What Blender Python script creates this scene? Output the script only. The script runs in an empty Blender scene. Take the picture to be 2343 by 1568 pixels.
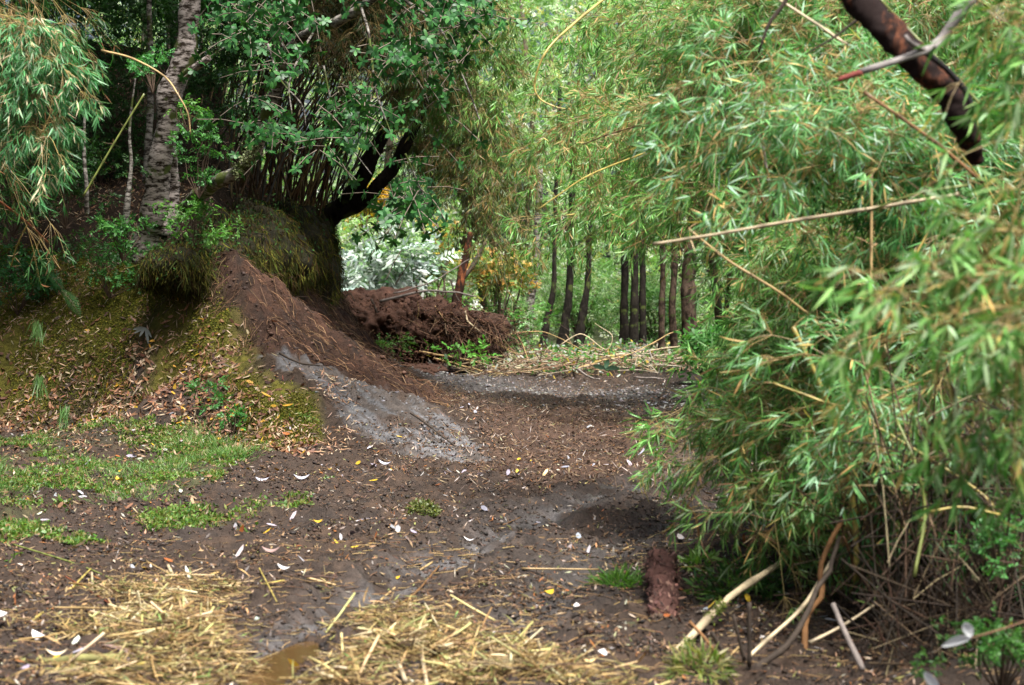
import bpy, math
import numpy as np
R = math.radians
rng = np.random.default_rng(11)

# ------------------------------------------------------------------ camera, sky, sun, exposure
SC = bpy.context.scene
COL = SC.collection
F, CX, CY, HOR, CAMZ = 4878.0, 1171.0, 784.0, 600.0, 1.6
PITCH = math.atan((CY - HOR) / F)
cam = bpy.data.cameras.new('camera'); camo = bpy.data.objects.new('camera', cam); COL.objects.link(camo)
cam.sensor_fit = 'HORIZONTAL'; cam.sensor_width = 24.0; cam.lens = 24.0 * F / 2342.0
cam.clip_start = 0.1; cam.clip_end = 2000
camo.location = (0, 0, CAMZ); camo.rotation_euler = (R(90) - PITCH, 0, 0)
cam.dof.use_dof = True; cam.dof.focus_distance = 18.5; cam.dof.aperture_fstop = 2.8
SC.camera = camo
SUN_EL, SUN_AZ = R(64), R(150)          # azimuth measured clockwise from +Y
w = bpy.data.worlds.new('World'); SC.world = w; w.use_nodes = True
nt = w.node_tree; nt.nodes.clear()
sky = nt.nodes.new('ShaderNodeTexSky'); sky.sky_type = 'NISHITA'; sky.sun_disc = False
sky.sun_elevation = SUN_EL; sky.sun_rotation = SUN_AZ
sky.air_density = 0.7; sky.dust_density = 6.0; sky.ozone_density = 1.0
bg = nt.nodes.new('ShaderNodeBackground'); bg.inputs[1].default_value = 0.05
wo = nt.nodes.new('ShaderNodeOutputWorld')
nt.links.new(sky.outputs[0], bg.inputs[0]); nt.links.new(bg.outputs[0], wo.inputs[0])
sl = bpy.data.lights.new('sun', 'SUN'); sl.energy = 3.4; sl.angle = R(24); sl.color = (1, 0.97, 0.93)
so = bpy.data.objects.new('sun', sl); COL.objects.link(so)
so.rotation_euler = (R(90) - SUN_EL, 0, -SUN_AZ + R(180))
SC.view_settings.view_transform = 'Standard'; SC.view_settings.look = 'None'
SC.view_settings.exposure = 1.72; SC.view_settings.gamma = 1
SC.cycles.max_bounces = 5; SC.cycles.diffuse_bounces = 2; SC.cycles.glossy_bounces = 2
SC.cycles.transmission_bounces = 3; SC.cycles.transparent_max_bounces = 4
SC.cycles.caustics_reflective = False; SC.cycles.caustics_refractive = False
SC.cycles.sample_clamp_indirect = 4
SC.cycles.use_denoising = True
try: SC.cycles.denoiser = 'OPENIMAGEDENOISE'; SC.cycles.denoising_prefilter = 'ACCURATE'
except Exception: pass

# ------------------------------------------------------------------ helpers
cp, sp = math.cos(PITCH), math.sin(PITCH)
def at(px, py, Y):
    """point of the place at depth Y metres in front of the standpoint, measured on the photograph"""
    a, b = (px - CX) / F, (py - CY) / F
    d = np.array([a, cp - b * sp, -sp - b * cp]); return d * (Y / d[1]) + np.array([0, 0, CAMZ])
def gp(px, py, z=0.0):
    a, b = (px - CX) / F, (py - CY) / F
    d = np.array([a, cp - b * sp, -sp - b * cp]); return (d * ((z - CAMZ) / d[2]))[:2]
def nrm(v): return v / np.maximum(np.linalg.norm(v, axis=-1, keepdims=True), 1e-9)
def sst(a, b, x):
    t = np.clip((x - a) / (b - a), 0, 1); return t * t * (3 - 2 * t)
def _h(ix, iy, iz, s):
    h = (ix * 374761393 + iy * 668265263 + iz * 2147483647 + s * 1274126177) & 0xffffffff
    h = ((h ^ (h >> 13)) * 1274126177) & 0xffffffff
    return ((h ^ (h >> 16)) & 0xffff) / 32767.5 - 1.0
def noise(P, sc=1.0, seed=0):
    Q = np.asarray(P, float) * sc
    if Q.shape[-1] == 2: Q = np.concatenate([Q, np.zeros(Q.shape[:-1] + (1,))], -1)
    I = np.floor(Q).astype(np.int64); f = Q - I; f = f * f * (3 - 2 * f)
    r = 0
    for dx in (0, 1):
        for dy in (0, 1):
            for dz in (0, 1):
                r = r + _h(I[..., 0] + dx, I[..., 1] + dy, I[..., 2] + dz, seed) * \
                    (f[..., 0] if dx else 1 - f[..., 0]) * (f[..., 1] if dy else 1 - f[..., 1]) * (f[..., 2] if dz else 1 - f[..., 2])
    return r
def fbm(P, sc, o=4, seed=0, g=0.5):
    r, a = 0, 1.0
    for k in range(o): r = r + a * noise(P, sc * 2.03 ** k, seed + k * 17); a *= g
    return r
def U(a, b, n=None): return rng.uniform(a, b, n)
def jit(c, n, v=0.25, hue=0.08):
    c = np.asarray(c, float)
    return np.clip(c * (1 + U(-v, v, (n, 1))) * (1 + U(-hue, hue, (n, 3))), 0.002, 0.9)
def pick(cols, n, p=None, v=0.25, hue=0.08):
    cols = np.asarray(cols, float); i = rng.choice(len(cols), n, p=p)
    return np.clip(cols[i] * (1 + U(-v, v, (n, 1))) * (1 + U(-hue, hue, (n, 3))), 0.002, 0.9)

class MB:
    def __init__(s): s.v = []; s.c = []; s.f = []; s.n = 0; s.smooth = False
    def add(s, V, faces, C):
        V = np.asarray(V, float).reshape(-1, 3); C = np.asarray(C, float)
        if C.ndim == 1: C = np.repeat(C[None], len(V), 0)
        s.v.append(V); s.c.append(C)
        for fc in faces: s.f.append(np.asarray(fc, np.int64) + s.n)
        s.n += len(V); return s
    def build(s, name, mat, parent=None, smooth=None):
        V = np.concatenate(s.v); C = np.concatenate(s.c)
        org = np.zeros(3)
        if parent is not None: org = np.array(parent.location)
        me = bpy.data.meshes.new(name); me.vertices.add(len(V))
        me.vertices.foreach_set('co', (V - org).astype(np.float32).ravel())
        lv = np.concatenate([f.ravel() for f in s.f]); tot = np.concatenate([np.full(len(f), f.shape[1]) for f in s.f])
        me.loops.add(len(lv)); me.loops.foreach_set('vertex_index', lv.astype(np.int32))
        me.polygons.add(len(tot)); me.polygons.foreach_set('loop_start', (np.cumsum(tot) - tot).astype(np.int32))
        me.update(calc_edges=True)
        a = me.attributes.new('Col', 'FLOAT_COLOR', 'POINT')
        a.data.foreach_set('color', np.concatenate([C, np.ones((len(C), 1))], 1).astype(np.float32).ravel())
        if smooth if smooth is not None else s.smooth: me.shade_smooth()
        me.materials.append(mat)
        o = bpy.data.objects.new(name, me); COL.objects.link(o)
        if parent is not None: o.parent = parent
        return o
def leaves(mb, P, D, N, L, W, C, kind='lance', curl=0.15, fold=0.0):
    n = len(P)
    if n == 0: return
    D = nrm(D); S = nrm(np.cross(D, N)); Nn = np.cross(S, D)
    L = np.broadcast_to(L, (n,)); W = np.broadcast_to(W, (n,)); curl = np.broadcast_to(curl, (n,))
    if kind == 'quad': T = [0, .45, .45, 1]; X = [0, .5, -.5, 0]; faces = [[0, 1, 3, 2]]
    elif kind == 'lance': T = [0, .3, .3, .68, .68, 1]; X = [0, .5, -.5, .42, -.42, 0]; faces = None
    elif kind == 'oval': T = [0, .3, .3, .75, .75, 1]; X = [.04, .42, -.42, .46, -.46, 0.0]; faces = None
    elif kind == 'obo': T = [0, .45, .45, .85, .85, 1]; X = [.0, .36, -.36, .42, -.42, 0.0]; faces = None
    T = np.array(T, float); X = np.array(X, float)
    V = P[:, None] + D[:, None] * (T * L[:, None])[..., None] + S[:, None] * (X * W[:, None])[..., None] \
        + Nn[:, None] * (-(T ** 2) * (L * curl)[:, None] + np.abs(X) * (W * fold)[:, None])[..., None]
    k = len(T); b = (np.arange(n) * k)[:, None]
    if kind == 'quad': fs = [b + np.array([0, 1, 3, 2])]
    else: fs = [b + np.array([0, 1, 2]), b + np.array([1, 3, 4, 2]), b + np.array([3, 5, 4])]
    mb.add(V.reshape(-1, 3), fs, np.repeat(C, k, 0))
def tubes(mb, P, Rr, sides, C, caps=True):
    """P (M,N,3) centre lines, Rr (M,N) radii"""
    P = np.asarray(P, float); M, N, _ = P.shape; Rr = np.broadcast_to(Rr, (M, N))
    T = np.empty_like(P); T[:, 1:-1] = P[:, 2:] - P[:, :-2]; T[:, 0] = P[:, 1] - P[:, 0]; T[:, -1] = P[:, -1] - P[:, -2]; T = nrm(T)
    ch = nrm(P[:, -1] - P[:, 0]); ref = np.where(np.abs(ch[:, 2:3]) > 0.8, np.array([[1., 0, 0]]), np.array([[0, 0, 1.]]))[:, None]
    A = nrm(np.cross(T, ref)); B = np.cross(T, A)
    if caps:
        P = np.concatenate([P[:, :1], P, P[:, -1:]], 1); A = np.concatenate([A[:, :1], A, A[:, -1:]], 1); B = np.concatenate([B[:, :1], B, B[:, -1:]], 1)
        z = np.full((M, 1), 1e-5); Rr = np.concatenate([z, Rr, z], 1); N += 2
    th = np.arange(sides) * 2 * math.pi / sides
    V = P[:, :, None] + Rr[:, :, None, None] * (A[:, :, None] * np.cos(th)[:, None] + B[:, :, None] * np.sin(th)[:, None])
    i = np.arange(sides); j = (i + 1) % sides
    a = (np.arange(N - 1) * sides)[:, None]
    q = np.stack([a + i, a + j, a + sides + j, a + sides + i], -1).reshape(-1, 4)
    q = (np.arange(M) * N * sides)[:, None, None] + q[None]
    C = np.asarray(C, float)
    if C.ndim == 1: C = np.repeat(C[None], M, 0)
    if C.ndim == 2: CC = np.repeat(C, N * sides, 0)
    else:
        if caps: C = np.concatenate([C[:, :1], C, C[:, -1:]], 1)
        CC = np.repeat(C.reshape(M * N, 3), sides, 0)
    mb.add(V.reshape(-1, 3), [q.reshape(-1, 4)], CC)
def smooth_line(pts, n):
    pts = np.asarray(pts, float)
    if len(pts) < 3:
        t = np.linspace(0, 1, n)[:, None]; return pts[0] * (1 - t) + pts[-1] * t
    P = np.concatenate([[2 * pts[0] - pts[1]], pts, [2 * pts[-1] - pts[-2]]]); m = len(pts) - 1
    u = np.linspace(0, m - 1e-6, n); i = np.floor(u).astype(int); t = (u - i)[:, None]
    p0, p1, p2, p3 = P[i], P[i + 1], P[i + 2], P[i + 3]
    return 0.5 * (2 * p1 + (p2 - p0) * t + (2 * p0 - 5 * p1 + 4 * p2 - p3) * t ** 2 + (3 * p1 - p0 - 3 * p2 + p3) * t ** 3)
def tag(o, label, cat, group=None, kind=None):
    o['label'] = label
    if cat: o['category'] = cat
    if group: o['group'] = group
    if kind: o['kind'] = kind
    return o
def thing(name, label, cat, loc, group=None):
    o = bpy.data.objects.new(name, None); COL.objects.link(o); o.location = loc; o.empty_display_size = 0.2
    return tag(o, label, cat, group)
def stuff(mb, name, mat, label, **k):
    o = mb.build(name, mat, **k); o['kind'] = 'stuff'; o['label'] = label; return o

# ------------------------------------------------------------------ materials
WETM = []
def mat(name, rough=0.6, spec=0.5, trans=0.0, bump=0.0, bscale=60, var=0.25, vscale=8, tint=(1.0, 1.0, 1.0), coord='Object', stretch=None, dist=0.01, coat=0.0, roughvar=0.0):
    m = bpy.data.materials.new(name); m.use_nodes = True; t = m.node_tree; N = t.nodes; Lk = t.links
    b = N['Principled BSDF']; out = N['Material Output']
    a = N.new('ShaderNodeAttribute'); a.attribute_name = 'Col'
    tc = N.new('ShaderNodeTexCoord'); mp = N.new('ShaderNodeMapping'); Lk.new(tc.outputs[coord], mp.inputs[0])
    if stretch: mp.inputs['Scale'].default_value = stretch
    n1 = N.new('ShaderNodeTexNoise'); n1.inputs['Scale'].default_value = vscale; n1.inputs['Detail'].default_value = 5
    Lk.new(mp.outputs[0], n1.inputs['Vector'])
    mr = N.new('ShaderNodeMapRange'); mr.inputs[1].default_value = 0.25; mr.inputs[2].default_value = 0.75
    mr.inputs[3].default_value = 1 - var; mr.inputs[4].default_value = 1 + var; Lk.new(n1.outputs[0], mr.inputs[0])
    mx = N.new('ShaderNodeVectorMath'); mx.operation = 'SCALE'; Lk.new(a.outputs['Color'], mx.inputs[0]); Lk.new(mr.outputs[0], mx.inputs['Scale'])
    Lk.new(mx.outputs[0], b.inputs['Base Color'])
    b.inputs['Roughness'].default_value = rough; b.inputs['Specular IOR Level'].default_value = spec
    if roughvar:
        r2 = N.new('ShaderNodeMapRange'); r2.inputs[1].default_value = .35; r2.inputs[2].default_value = .65
        r2.inputs[3].default_value = rough - roughvar; r2.inputs[4].default_value = rough + roughvar
        n3 = N.new('ShaderNodeTexNoise'); n3.inputs['Scale'].default_value = 2.2; n3.inputs['Detail'].default_value = 6
        Lk.new(tc.outputs[coord], n3.inputs['Vector']); Lk.new(n3.outputs[0], r2.inputs[0]); Lk.new(r2.outputs[0], b.inputs['Roughness'])
    if coat: b.inputs['Coat Weight'].default_value = coat; b.inputs['Coat Roughness'].default_value = 0.25
    if bump:
        n2 = N.new('ShaderNodeTexNoise'); n2.inputs['Scale'].default_value = bscale; n2.inputs['Detail'].default_value = 6; n2.inputs['Roughness'].default_value = 0.65
        Lk.new(mp.outputs[0], n2.inputs['Vector'])
        bp = N.new('ShaderNodeBump'); bp.inputs['Strength'].default_value = bump; bp.inputs['Distance'].default_value = dist
        Lk.new(n2.outputs[0], bp.inputs['Height']); Lk.new(bp.outputs[0], b.inputs['Normal'])
    if trans:
        tr = N.new('ShaderNodeBsdfTranslucent'); ms = N.new('ShaderNodeMixShader'); ms.inputs[0].default_value = trans
        vm = N.new('ShaderNodeVectorMath'); vm.operation = 'MULTIPLY'; vm.inputs[1].default_value = tint
        Lk.new(mx.outputs[0], vm.inputs[0]); Lk.new(vm.outputs[0], tr.inputs[0])
        Lk.new(b.outputs[0], ms.inputs[1]); Lk.new(tr.outputs[0], ms.inputs[2]); Lk.new(ms.outputs[0], out.inputs[0])
    return m
M_ground = mat('wet_earth', 0.85, 0.3, bump=1.0, bscale=40, var=0.5, vscale=14, dist=0.03)
def _wet(m):
    t = m.node_tree; b = t.nodes['Principled BSDF']; a = t.nodes.new('ShaderNodeAttribute'); a.attribute_name = 'Wet'
    r_ = t.nodes.new('ShaderNodeMapRange'); r_.inputs[3].default_value = .88; r_.inputs[4].default_value = .2; t.links.new(a.outputs['Fac'], r_.inputs[0]); t.links.new(r_.outputs[0], b.inputs['Roughness'])
_wet(M_ground)
M_earth = mat('crumbly_earth', 0.85, 0.25, bump=1.0, bscale=22, var=0.4, vscale=7, dist=0.03)
M_clod = mat('earth_crumbs', 0.7, 0.4, bump=0.6, bscale=120, var=0.3, vscale=40, dist=0.004)
M_leafy = mat('bamboo_leaf', 0.5, 0.3, trans=0.34, tint=(0.95, 1.25, 0.6), var=0.12, vscale=3)
M_gloss = mat('glossy_leaf', 0.45, 0.3, trans=0.15, tint=(1.1, 1.4, 0.6), var=0.15, vscale=20)
M_soft = mat('shrub_leaf', 0.45, 0.45, trans=0.4, tint=(1.2, 1.35, 0.6), var=0.15, vscale=2)
M_pale = mat('silvery_leaf', 0.5, 0.4, trans=0.3, var=0.1, vscale=20)
M_dry = mat('dry_leaf', 0.6, 0.35, trans=0.12, tint=(1.2, 1, 0.7), var=0.25, vscale=30)
M_wet = mat('fallen_leaf', 0.4, 0.5, var=0.2, vscale=30)
M_cane = mat('cane', 0.42, 0.45, var=0.22, vscale=25, bump=0.2, bscale=80, dist=0.002)
M_wood = mat('dead_wood', 0.8, 0.25, var=0.4, vscale=20, bump=0.7, bscale=60, dist=0.006)
M_moss = mat('moss', 0.9, 0.15, trans=0.15, var=0.3, vscale=9)
def bark(name, pale, dark, amount, stretch, scale, lichen=0.0):
    m = bpy.data.materials.new(name); m.use_nodes = True; t = m.node_tree; N = t.nodes; Lk = t.links; b = N['Principled BSDF']
    tc = N.new('ShaderNodeTexCoord'); mp = N.new('ShaderNodeMapping'); mp.inputs['Scale'].default_value = stretch; Lk.new(tc.outputs['Object'], mp.inputs[0])
    n = N.new('ShaderNodeTexNoise'); n.inputs['Scale'].default_value = scale; n.inputs['Detail'].default_value = 8; n.inputs['Roughness'].default_value = 0.72; Lk.new(mp.outputs[0], n.inputs['Vector'])
    cr = N.new('ShaderNodeValToRGB'); Lk.new(n.outputs[0], cr.inputs[0]); e = cr.color_ramp.elements
    e[0].position = amount - 0.06; e[0].color = (*dark, 1); e[1].position = amount + 0.07; e[1].color = (*pale, 1)
    last = cr.outputs[0]
    if lichen:
        n2 = N.new('ShaderNodeTexNoise'); n2.inputs['Scale'].default_value = 4.5; n2.inputs['Detail'].default_value = 5; Lk.new(tc.outputs['Object'], n2.inputs['Vector'])
        c2 = N.new('ShaderNodeValToRGB'); Lk.new(n2.outputs[0], c2.inputs[0]); c2.color_ramp.elements[0].position = 0.6 - lichen * .1; c2.color_ramp.elements[1].position = 0.66 - lichen * .1
        mx = N.new('ShaderNodeMix'); mx.data_type = 'RGBA'; Lk.new(c2.outputs[0], mx.inputs[0]); Lk.new(last, mx.inputs[6]); mx.inputs[7].default_value = (0.07, 0.09, 0.025, 1); last = mx.outputs[2]
    Lk.new(last, b.inputs['Base Color']); b.inputs['Roughness'].default_value = 0.95; b.inputs['Specular IOR Level'].default_value = 0.1
    bp = N.new('ShaderNodeBump'); bp.inputs['Strength'].default_value = 0.8; bp.inputs['Distance'].default_value = 0.01; Lk.new(n.outputs[0], bp.inputs['Height']); Lk.new(bp.outputs[0], b.inputs['Normal'])
    return m
M_birch = bark('mottled_bark', (0.45, 0.39, 0.35), (0.028, 0.02, 0.014), 0.5, (1, 1, 3.2), 9, 0.6)
M_pbark = bark('pale_bark', (0.26, 0.24, 0.21), (0.03, 0.025, 0.02), 0.5, (1, 1, 2.5), 10, 0.6)
M_dbark = bark('dark_bark', (0.03, 0.025, 0.02), (0.012, 0.010, 0.008), 0.5, (1, 1, .5), 10, 0.3)
M_bbark = bark('brown_bark', (0.10, 0.07, 0.05), (0.02, 0.014, 0.01), 0.5, (1, 1, .6), 10, 0.2)
M_obark = bark('orange_bark', (0.3, 0.10, 0.04), (0.03, 0.016, 0.012), 0.56, (1.5, 1.5, .5), 5)
M_rbark = bark('charred_bark', (0.13, 0.05, 0.027), (0.018, 0.012, 0.011), 0.58, (2.2, 2.2, .8), 6)

# ------------------------------------------------------------------ the lie of the land
ctl = []
def C(px, py, Y): ctl.append(at(px, py, Y))
def Z(x, y, z): ctl.append(np.array([x, y, z]))
for y in (3, 6, 9, 12, 14.5):
    for x in (-3.2, -1.6, 0, 1.4): Z(x, y, 0)
for y in (3, 9, 14): Z(-7, y, 0.25)
for x, y in ((-1, 16), (0.3, 16.5), (1.2, 17), (0.6, 19), (0.3, 22), (1.5, 21), (0, 25), (1.5, 26), (-0.6, 30), (0.8, 31), (-1.4, 34), (0.5, 37), (2, 35), (-3, 38), (-2.5, 16.2), (-3.6, 17.2), (-5, 19.3)): Z(x, y, 0)
for x, y in ((1.9, 9), (2.1, 14), (2.4, 20), (2.8, 27)): Z(x, y, 0.06)
for x, y in ((3.2, 9), (3.6, 14), (4.2, 20), (5, 28)): Z(x, y, 0.35)
for x, y in ((9, 5), (10, 15), (12, 28)): Z(x, y, 1.3)
for x in (-14, -6, 0, 6, 14): Z(x, 48, -0.2); Z(x, 62, 0.3)
# foot of the mossy bank
for p in ((0, 965), (200, 970), (380, 985), (560, 1040), (720, 1055)): q = gp(*p); Z(q[0], q[1], 0.03)
C(0, 800, 21.9); C(150, 800, 21.5); C(300, 800, 20.9); C(430, 820, 19.9); C(530, 870, 19.0); C(620, 920, 18.1); C(690, 985, 17.6)
C(0, 620, 23.2); C(150, 620, 22.7); C(300, 620, 21.9); C(430, 620, 20.9); C(520, 700, 20.0); C(620, 830, 18.9)
C(-500, 600, 24); C(-500, 900, 22.5); C(-1000, 700, 22)
C(0, 400, 25.2); C(180, 400, 24.8); C(350, 400, 24.3); C(480, 480, 23.6); C(0, 150, 27.5); C(300, 130, 27.5); C(500, 200, 29); C(-500, 100, 27)
# rock slab
C(590, 785, 19.6); C(700, 850, 18.9); C(800, 900, 18.6); C(900, 960, 18.3); C(1000, 1000, 18.0); C(1110, 1050, 17.3); C(800, 1010, 17.6); C(900, 1040, 17.4); C(1050, 990, 18.6); C(960, 925, 19.8); C(760, 840, 19.8)
# earth cutting
C(470, 645, 20.6); C(600, 672, 24); C(680, 700, 28); C(750, 728, 31); C(650, 748, 22.3); C(700, 755, 25); C(760, 780, 27.5); C(800, 790, 30.5); C(900, 872, 25); C(850, 842, 28); C(840, 835, 31.5); C(870, 870, 22.5); Z(-1.0, 25, 0); Z(-0.5, 21.5, 0.03); Z(-1.5, 29, 0); Z(-2.0, 33, 0)
# top behind the cutting, falling away beyond
C(560, 490, 26); C(650, 480, 28); C(715, 510, 30.2); C(560, 440, 29); Z(-4, 35, 1.0); Z(-6, 37, 1.6); Z(-8, 42, 2.0); Z(-9, 34, 4.5); Z(-14, 28, 6.5); Z(-14, 38, 6)
for y in (-5, 8): Z(-14, y, 1.5)
ctl = np.array(ctl)
def _rbf():
    X = ctl[:, :2]; d = np.linalg.norm(X[:, None] - X[None], axis=-1); n = len(X)
    A = np.zeros((n + 1, n + 1)); A[:n, :n] = -d; A[:n, n] = 1; A[n, :n] = 1
    A[:n, :n] -= np.eye(n) * 0.02
    return np.linalg.solve(A, np.append(ctl[:, 2], 0))
_w = _rbf()
rut = np.array([gp(*p) for p in ((330, 1620), (600, 1500), (720, 1420), (900, 1335), (1100, 1245), (1300, 1165), (1480, 1110), (1620, 1070))])
rut2 = np.array([gp(*p) for p in ((980, 1620), (1180, 1440), (1330, 1300), (1480, 1220), (1640, 1170))])
far = np.array([gp(*p) for p in ((1650, 930), (1400, 890), (1150, 870), (950, 850), (860, 835))])
def seg_d(X, Y, L):
    d = np.full(X.shape, 1e9)
    for a, b in zip(L[:-1], L[1:]):
        ab = b - a; t = np.clip(((X - a[0]) * ab[0] + (Y - a[1]) * ab[1]) / (ab @ ab), 0, 1)
        d = np.minimum(d, np.hypot(X - a[0] - t * ab[0], Y - a[1] - t * ab[1]))
    return d
def inside(X, Y, poly):
    poly = np.asarray(poly); r = np.zeros(X.shape, bool); n = len(poly)
    for i in range(n):
        a, b = poly[i], poly[(i + 1) % n]
        c = (a[1] > Y) != (b[1] > Y)
        xx = (b[0] - a[0]) * (Y - a[1]) / (b[1] - a[1] + 1e-12) + a[0]
        r ^= c & (X < xx)
    return r
def sd(X, Y, poly):
    poly = np.asarray(poly); d = seg_d(X, Y, np.concatenate([poly, poly[:1]])); return np.where(inside(X, Y, poly), d, -d)
def zone(X, Y, poly, soft=0.15, amp=0.25, sc=1.6, seed=3):
    P = np.stack([X, Y], -1); return sst(-soft, soft, sd(X, Y, poly) + amp * fbm(P, sc, 4, seed))
def A2(*p): return np.array([at(*q)[:2] for q in p])
def G2(*p): return np.array([gp(*q) for q in p])
Zrock = A2((600, 815, 19.2), (700, 840, 19.4), (850, 895, 19.5), (960, 935, 19.7), (1070, 990, 18.8), (1125, 1050, 17.2), (1040, 1062, 17.1), (930, 1050, 17.2), (850, 1000, 17.6), (780, 950, 18.1), (690, 905, 18.6), (610, 855, 19.1))
Zcut = A2((470, 600, 20.8), (600, 600, 25), (760, 690, 32), (830, 830, 34.5), (1010, 900, 23), (1030, 935, 20.4), (960, 935, 19.7), (850, 895, 19.5), (700, 840, 19.4), (600, 815, 19.2), (540, 730, 20))
Zmoss = A2((-700, 990, 21), (0, 970, 21.2), (380, 990, 19.8), (560, 1045, 17.6), (740, 1060, 17.1), (690, 960, 17.8), (600, 800, 19.4), (480, 640, 20.8), (300, 600, 22.4), (0, 560, 23.8), (-700, 560, 24))
Zgreen = G2((-200, 1010), (120, 1005), (330, 1040), (430, 1030), (600, 1075), (560, 1130), (600, 1180), (420, 1200), (250, 1130), (150, 1150), (60, 1240), (-200, 1260))
Zred = G2((1040, 950), (1200, 930), (1460, 960), (1590, 1050), (1480, 1110), (1250, 1130), (1080, 1080), (1120, 1010))
Zstraw1 = G2((120, 1400), (250, 1350), (480, 1345), (560, 1330), (720, 1340), (700, 1400), (600, 1430), (560, 1520), (520, 1620), (150, 1620), (230, 1500))
Zstraw2 = G2((620, 1580), (720, 1480), (800, 1440), (870, 1400), (960, 1340), (1080, 1360), (1090, 1440), (1250, 1510), (1380, 1545), (1400, 1620), (620, 1620))
Zpuddle = G2((440, 1600), (520, 1530), (600, 1490), (700, 1450), (745, 1475), (690, 1530), (640, 1610))
def height(X, Y, fine=True):
    X = np.asarray(X, float); Y = np.asarray(Y, float); sh = X.shape; X = X.ravel(); Y = Y.ravel()
    z = np.full(X.shape, _w[-1])
    for i in range(len(ctl)): z -= _w[i] * np.hypot(X - ctl[i, 0], Y - ctl[i, 1])
    P = np.stack([X, Y], -1)
    far_ = sst(60, 90, np.hypot(X, Y)); z = z * (1 - far_) + 0.3 * far_
    up = sst(0.15, 0.8, z)
    z += (0.035 + 0.05 * up) * fbm(P, 1.1, 3, 5)
    if fine:
        z += 0.034 * fbm(P, 6, 4, 9, 0.68) * (1 + 0.5 * up)
        cut = zone(X, Y, Zcut, .1, .1); z += cut * (0.06 * fbm(np.stack([X * .6, Y * 3], -1), 3, 4, 21) + .035 * fbm(P, 11, 3, 22)); rk_ = zone(X, Y, Zrock, .05, .12, 3.5); z += rk_ * (.03 * fbm(np.stack([(X * .75 + Y * .66) * 9, (X * .66 - Y * .75) * 1.2], -1), 1, 4, 61, .65) - .012) - rk_ * .5 * .034 * fbm(P, 6, 4, 9, 0.68)
        z += (0.035 * np.maximum(0, fbm(P, 2.3, 3, 31)) + .02 * np.maximum(0, fbm(P, 13, 3, 33))) * (1 - up) + up * .06 * fbm(P, 3.2, 3, 35)
    d = seg_d(X, Y, rut); z -= 0.075 * np.exp(-(d / 0.17) ** 2) - 0.035 * np.exp(-((d - .33) / 0.12) ** 2)
    d = seg_d(X, Y, rut2); z -= 0.055 * np.exp(-(d / 0.15) ** 2) - 0.02 * np.exp(-((d - .28) / 0.1) ** 2)
    z -= 0.10 * zone(X, Y, Zpuddle, .12, .05)
    return z.reshape(sh)
def on(X, Y): return np.stack([X, Y, height(X, Y)], -1)
def normal_at(X, Y, e=0.06):
    a = height(X + e, Y) - height(X - e, Y); b = height(X, Y + e) - height(X, Y - e)
    return nrm(np.stack([-a / (2 * e), -b / (2 * e), np.ones_like(a)], -1))
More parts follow.
